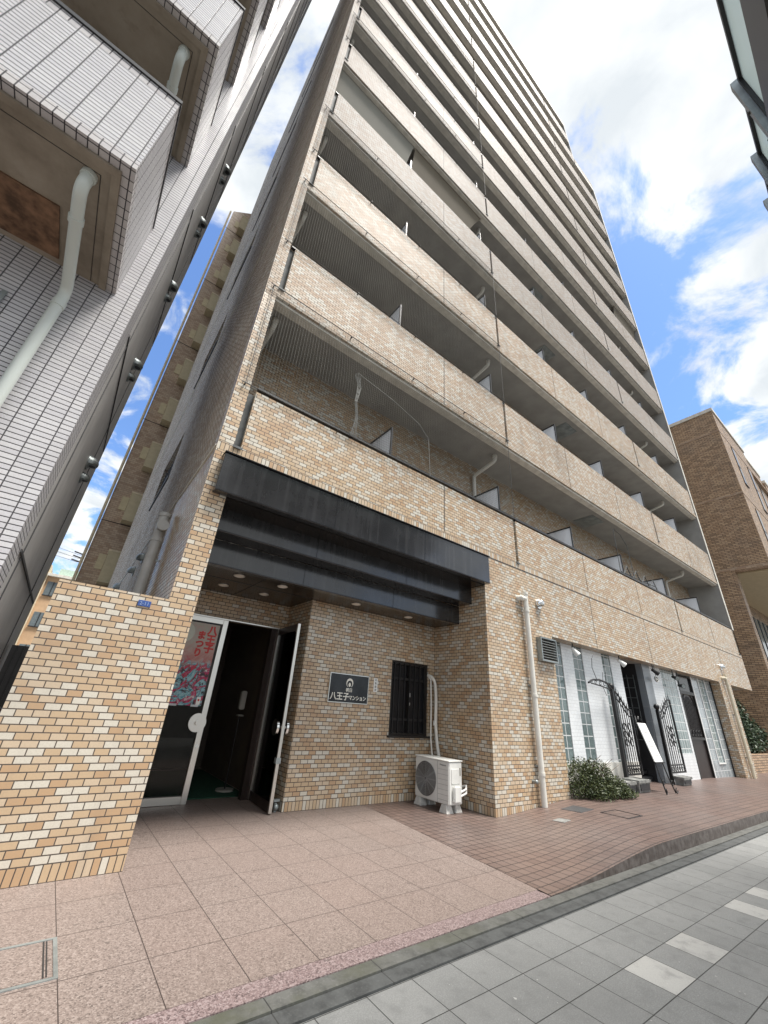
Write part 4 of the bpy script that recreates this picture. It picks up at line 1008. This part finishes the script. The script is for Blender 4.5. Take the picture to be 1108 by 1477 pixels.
for c, rd, n in (((7.30, 4.02, .36), (.36, .24, .32), 2600), ((7.62, 3.96, .36), (.38, .26, .30), 2600), ((7.9, 3.85, .24), (.36, .26, .2), 1700), ((8.05, 3.72, .18), (.32, .16, .08), 700), ((7.45, 3.8, .22), (.4, .2, .2), 1500), ((7.0, 3.98, .22), (.14, .12, .16), 300), ((8.2, 3.9, .24), (.28, .16, .12), 500)):
    leaves(m, c, rd, n, .021, fn=above)
m.build('foliage', 'leaf', bu)
m = MB()
for i in range(40):
    a = random.uniform(0, 6.28); x, y = 7.55 + random.uniform(-.2, .2), 4.0 + random.uniform(-.1, .1)
    ex, ey = x + .55 * math.cos(a), min(4.2, y - abs(.25 * math.sin(a))); ez = random.uniform(.2, .72)
    m.tube([(x, y, .1), ((x + ex) / 2, (y + ey) / 2, ez * .8), (ex, ey, max(.16, ez))], [.006, .004, .002], 5)
m.build('stems', 'bark', bu)
hb = thing('shrub', 'dark evergreen shrub behind the low brown wall at the right end of the building', 'shrub', (20.3, 5.0, 0))
m = MB()
for c, rd, n in (((18.9, 5.1, 1.2), (.9, .5, .6), 1800), ((20.0, 5.1, 1.7), (1.1, .6, .9), 2600), ((19.3, 5.2, 2.3), (1.0, .55, .7), 1800), ((21.4, 5.2, 1.3), (1.2, .6, .7), 2200), ((20.6, 5.0, .9), (1.6, .5, .4), 1800), ((22.8, 5.2, 1.1), (1.0, .5, .6), 1400)): leaves(m, c, rd, n, .062)
m.build('foliage', 'leaf_dark', hb)
m = MB()
for x in (18.9, 19.7, 20.6, 21.5, 22.6): m.tube([(x, 5.15, 0), (x + .1, 5.2, .8), (x + .3, 5.15, 1.7)], [.05, .035, .012], 7)
m.build('trunk', 'bark', hb)
lw2 = MB(); lw2.box(18.0, 24.0, 4.5, 4.7, 0, .58)
tag(lw2.build('planter_wall', 'right_brick', org=(21, 4.5, 0), bevel=.004), 'low brown brick wall in front of the dark evergreen shrub', 'wall')
# ---------------------------------------------------------------- neighbour on the right
RB = thing('brick_building', 'brown brick building with slit windows beyond the right end of the apartment block', 'building', (30, 8, 0))
m = MB(); m.box(24, 29.8, 2.93, 16, 8.2, 17.05); m.box(29.8, 34, 3.05, 16, 8.2, 17.05); m.box(34, 46, 2.93, 16, 8.2, 16.6); m.box(24, 46, 5.4, 16, 0, 8.19); m.box(24, 24.5, 4.25, 5.4, 0, 8.19)
m.build('wall', 'right_brick', RB)
m = MB()
for z in (15.72, 11.9): m.box(23.985, 46, 2.915, 16, z - .05, z + .05)
m.box(23.97, 46, 2.90, 16, 8.12, 8.25)
m.build('string_course', 'back_tile', RB)
m = MB(); m.box(23.95, 29.85, 2.88, 16, 17.05, 17.25); m.box(29.85, 34.05, 3.0, 16, 17.05, 17.25); m.box(34.05, 46, 2.88, 16, 16.6, 16.8); m.build('roof_coping', 'lip', RB)
MB().box(24.5, 46, 2.96, 5.4, 8.05, 8.11).build('soffit', 'tanbox', RB)
for (x, z0, z1) in ((25.75, 13.1, 15.5), (28.8, 12.6, 15.5), (25.75, 9.2, 11.6), (28.8, 9.2, 11.6), (31.8, 12.6, 15.5), (31.8, 9.2, 11.6)):
    yy = 2.93 if x < 29.8 else 3.05
    o = MB().box(x, x + .55, yy - .012, yy + .05, z0, z1).build('slit_window', 'dkglass', RB)
    q = MB(); q.box(x - .05, x, yy - .03, yy - .002, z0, z1); q.box(x - .05, x + .6, yy - .05, yy - .013, z0 - .06, z0); q.box(x, x + .55, yy - .02, yy - .0125, (z0 + z1) / 2 - .04, (z0 + z1) / 2 + .04); q.build('frame', 'doorbrown', o)
o = MB().box(25.0, 44, 5.36, 5.395, 3.2, 7.3).build('window_band', 'winglass', RB)
q = MB()
for x in range(25, 44, 1): q.box(x - .05, x + .05, 5.33, 5.359, 3.2, 7.3)
q.box(25, 44, 5.33, 5.359, 5.0, 5.1); q.box(24.9, 44, 5.3, 5.359, 3.1, 3.2); q.build('frame', 'dark_rail', o)
# ---------------------------------------------------------------- neighbour on the left
LB = thing('white_building', 'white-tiled apartment building with stained concrete balconies left of the alley', 'building', (-3, 6, 0))
LY, LX = 4.39, -.62
m = MB(); m.box(-9, LX, LY, 4.85, 1.8, 40.6)
m.build('tiled_wall', 'left_tile', LB)
m = MB(); m.box(-9, LX, 4.851, 8.3, -.1, 40.6); m.build('grey_wall', 'grey_wall', LB)
MB().box(-9, LX - .12, LY + .06, 4.85, -.1, 1.795).build('shadow_coloured_base', 'shed', LB)  # near-black colour stands in for the shadow at the foot of the wall
m = MB()
for k in range(14): z = 2.28 + 2.88 * k; m.box(LX, LX + .012, 4.86, 8.28, z - .015, z + .015)
for y in (5.05, 7.3): m.box(LX, LX + .01, y - .01, y + .01, 0, 40.5)
m.build('wall_seam', 'shed', LB)
MB().box(LX - .5, LX - .02, 8.301, 8.75, -.1, 40.6).build('corner_trim', 'cream_wall', LB)
for k in range(12):
    zb = 5.23 + 2.88 * k; zt = zb + 1.30
    sl = MB(); sl.box(-8.5, -.969, 3.0005, LY - .002, zb, zb + .16); slo = sl.build('balcony_slab', 'underside', LB)
    lp = MB(); lp.box(-8.5, -.935, 2.965, 3.03, zb - .03, zb - .001); lp.box(-1.0, -.935, 3.031, LY - .003, zb - .03, zb - .001); lp.build('drip_edge', 'underside', slo)
    gv = MB(); gv.box(-8.5, -1.08, 3.12, 3.126, zb - .0035, zb - .0005); gv.box(-1.086, -1.08, 3.127, LY - .01, zb - .0035, zb - .0005); gv.build('drip_groove', 'joint', slo)
    w_ = MB(); w_.box(-8.5, -.84, 2.872, 2.998, zb + .105, zt - .10); w_.box(-.966, -.84, 2.999, LY - .002, zb + .105, zt - .10); wo = w_.build('balcony_parapet', 'left_tile', LB)
    e_ = MB()
    for a, b in ((zb + .003, zb + .104), (zt - .099, zt)): e_.box(-8.5, -.839, 2.871, 2.999, a, b); e_.box(-.967, -.839, 3.0, LY - .002, a, b)
    eo = e_.build('edge_tiles', 'left_edge_tile', wo)
    me = eo.data
    rl = MB(); rl.box(-8.5, -.83, 2.855, 2.98, zt + .001, zt + .05); rl.box(-.95, -.83, 2.985, LY - .01, zt + .001, zt + .05); rl.build('coping', 'dark_rail', wo)
    if k < 4:
        pm = MB(); x = -1.16
        pm.tube(rnd([(x, 3.18, zb + .02), (x, 3.18, zb - .20), (x - .02, 4.31, zb - .36), (x - .02, 4.31, zb - 2.75 if k else 0)],   .13, 8), .052, 16)
        pm.cyl((x, 3.18, zb - .005), (x, 3.18, zb - .05), .062, 14); pm.cyl((x - .006, 3.46, zb - .2395), (x - .007, 3.52, zb - .248), .061, 16); pm.cyl((x - .02, 4.31, zb - .52), (x - .02, 4.31, zb - .60), .060, 16)
        pm.build('drainpipe', 'green_pipe', LB, smooth=True)
    ht = MB(); ht.box(-1.85, -1.37, 3.67, 4.30, zb - .02, zb - .001); ho = ht.build('rusty_hatch', 'rust', slo)
    if k < 11:
        pass
m = MB(); m.box(-2.6, -1.57, LY - .012, LY - .001, 3.4, 4.56); wo = m.build('window', 'dkglass', LB)
m = MB(); m.box(-2.62, -1.55, LY - .03, LY - .013, 3.36, 3.41); m.box(-1.59, -1.55, LY - .03, LY - .013, 3.41, 4.58); m.build('frame', 'galv', wo)
for k in range(5):
    z = 4.17 + 1.93 * k
    for i, (dy, rr, dz) in enumerate(((6.75 - .12 * k, .105, 0), (6.8 - .1 * k, .08, -.24))):
        pos = ['lowest', 'second lowest', 'third', 'fourth', 'fifth'][k]
        hood(LX, dy, z + dz, rr, '%s hood of the %s vent pair on the white building\'s grey wall' % ('larger upper' if i == 0 else 'smaller lower', pos), (1, 0), 'galv', 'vent hoods on the grey alley wall')
# things at the foot of the alley
sh = thing('shed_door', 'dark grey shed panel with a dark red lower part behind the low wall', 'shed', (-.5, 6, 0))
MB().box(-.58, -.36, 7.6, 7.8, .85, 1.62).build('panel', 'shed', sh)
MB().box(-.58, -.40, 7.55, 7.8, 0, .84).build('lower_panel', 'woodred', sh)
m = MB(); m.box(-.53, -.51, 7.58, 7.6, .86, 1.62); m.box(-.46, -.44, 7.58, 7.6, .86, 1.62); m.build('rib', 'dark', sh)
# ---------------------------------------------------------------- buildings behind
TB = thing('brown_building', 'tall brown building with protruding beige balcony boxes seen up the alley', 'building', (8, 27, 0))
m = MB(); m.prism([(-.6, -.1), (15, -.1), (15, 49), (-.5, 33.9)], 1, 21.4, 34); m.build('wall', 'back_tile', TB)
m = MB(); m.box(-.72, -.6, 21.38, 21.5, 0, 33.7); m.box(-.66, -.64, 21.3, 21.36, 0, 33.7); m.build('corner_pipe', 'cream_wall', TB)
for k in range(11):
    z = .9 + 2.95 * k
    o = MB().box(.17, 1.5, 20.75, 21.4, z + 1.35, z + 2.75).build('balcony_box', 'tanbox', TB)
    MB().box(.15, 1.5, 20.73, 21.39, z + 2.75, z + 2.83).build('coping', 'cream_wall', o)
    MB().box(-.13, .155, 21.37, 21.4, z + 2.0, z + 2.7).build('recess_panel', 'tanbox', TB)
for k in range(6): MB().box(-.6, 3, 21.385, 21.4, 2.2 + 5.9 * k, 2.23 + 5.9 * k).build('movement_joint', 'joint', TB)
OB = thing('orange_building', 'sunlit orange apartment building with grey windows far down the alley', 'building', (0, 55, 0))
MB().box(-3.55, 12, 50, 60, -.1, 10.45).build('wall', 'orange_wall', OB)
MB().box(-4.1, -3.55, 49.8, 60, -.1, 11.5).build('corner_pier', 'cream_wall', OB)
MB().box(-3.6, 12, 49.6, 60, 10.45, 10.7).build('roof', 'lip', OB)
MB().box(-2.9, 10, 51, 59, 10.7, 11.6).build('rooftop_house', 'green_roof', OB)
for k in range(4):
    z0 = 8.65 - 2.92 * k
    o = MB().box(-3.35, -2.38, 49.95, 50, z0, z0 + 1.3).build('window', 'winglass', OB)
    q = MB(); q.box(-2.6, -2.38, 49.9, 49.949, z0, z0 + 1.3); q.box(-3.4, -2.33, 49.85, 49.949, z0 - .08, z0 - .001); q.box(-2.9, -2.84, 49.9, 49.949, z0, z0 + 1.3); q.build('frame', 'dark_rail', o)
wr = MB()
for i in range(3): wr.tube([(-8, 40, 11.5 + i * .35), (-4.0, 40, 10.4 + i * .35), (-1.5, 40, 10.1 + i * .3), (6, 40, 11.6 + i * .35)], .015, 5)
for i in range(3): wr.tube([(-1.9, 40, 10.25 + i * .33), (-1.3, 40, 10.15 + i * .33)], .06, 6)
tag(wr.build('overhead_wires', 'dark', org=(-2, 40, 10)), 'sagging black overhead wires above the far orange building', 'wires')
# ---------------------------------------------------------------- raised walkway beside the pavement, right
DK = thing('footbridge', 'raised walkway with frosted glass balustrade and steel posts overhead at the right', 'footbridge', (5, -1.5, 6))
def D(x, off, z): return (x, -.86 + .046 * x - off, z)
def dbox(m, x0, x1, o0, o1, z0, z1):
    m.hexa([D(x0, o1, z0), D(x1, o1, z0), D(x1, o0, z0), D(x0, o0, z0), D(x0, o1, z1), D(x1, o1, z1), D(x1, o0, z1), D(x0, o0, z1)])
XS = [1.8, 3.66, 4.57, 5.25, 6.4, 8]
gp = MB(); rl = MB(); po_ = MB()
for a, b in zip(XS, XS[1:]):
    o = MB(); dbox(o, a + .10, b - .06, .03, .045, 6.2, 7.22); go = o.build('glass_panel', 'deckglass', DK)
    o = MB(); dbox(o, a + .07, b - .03, .0, .06, 7.22, 7.28); dbox(o, a + .07, a + .10, .0, .06, 6.1, 7.22); dbox(o, b - .06, b - .03, .0, .06, 6.1, 7.22); o.build('panel_frame', 'dark_rail', go)
    o = MB(); dbox(o, b - .02, b + .06, -.05, .10, 5.9, 7.34); o.build('post', 'galv', DK)
    o = MB(); p = D(b + .02, -.052, 6.75); o.ball(p, .018, 8, 5); p = D(b + .02, -.052, 6.2); o.ball(p, .018, 8, 5); o.build('bolt', 'dark', DK)
o = MB(); dbox(o, 1.7, 8.1, -.03, .95, 5.55, 6.08); o.build('deck', 'soffit_dark', DK)
o = MB(); dbox(o, 1.7, 8.1, -.05, -.031, 5.5, 6.12); o.build('fascia', 'blackframe', DK)
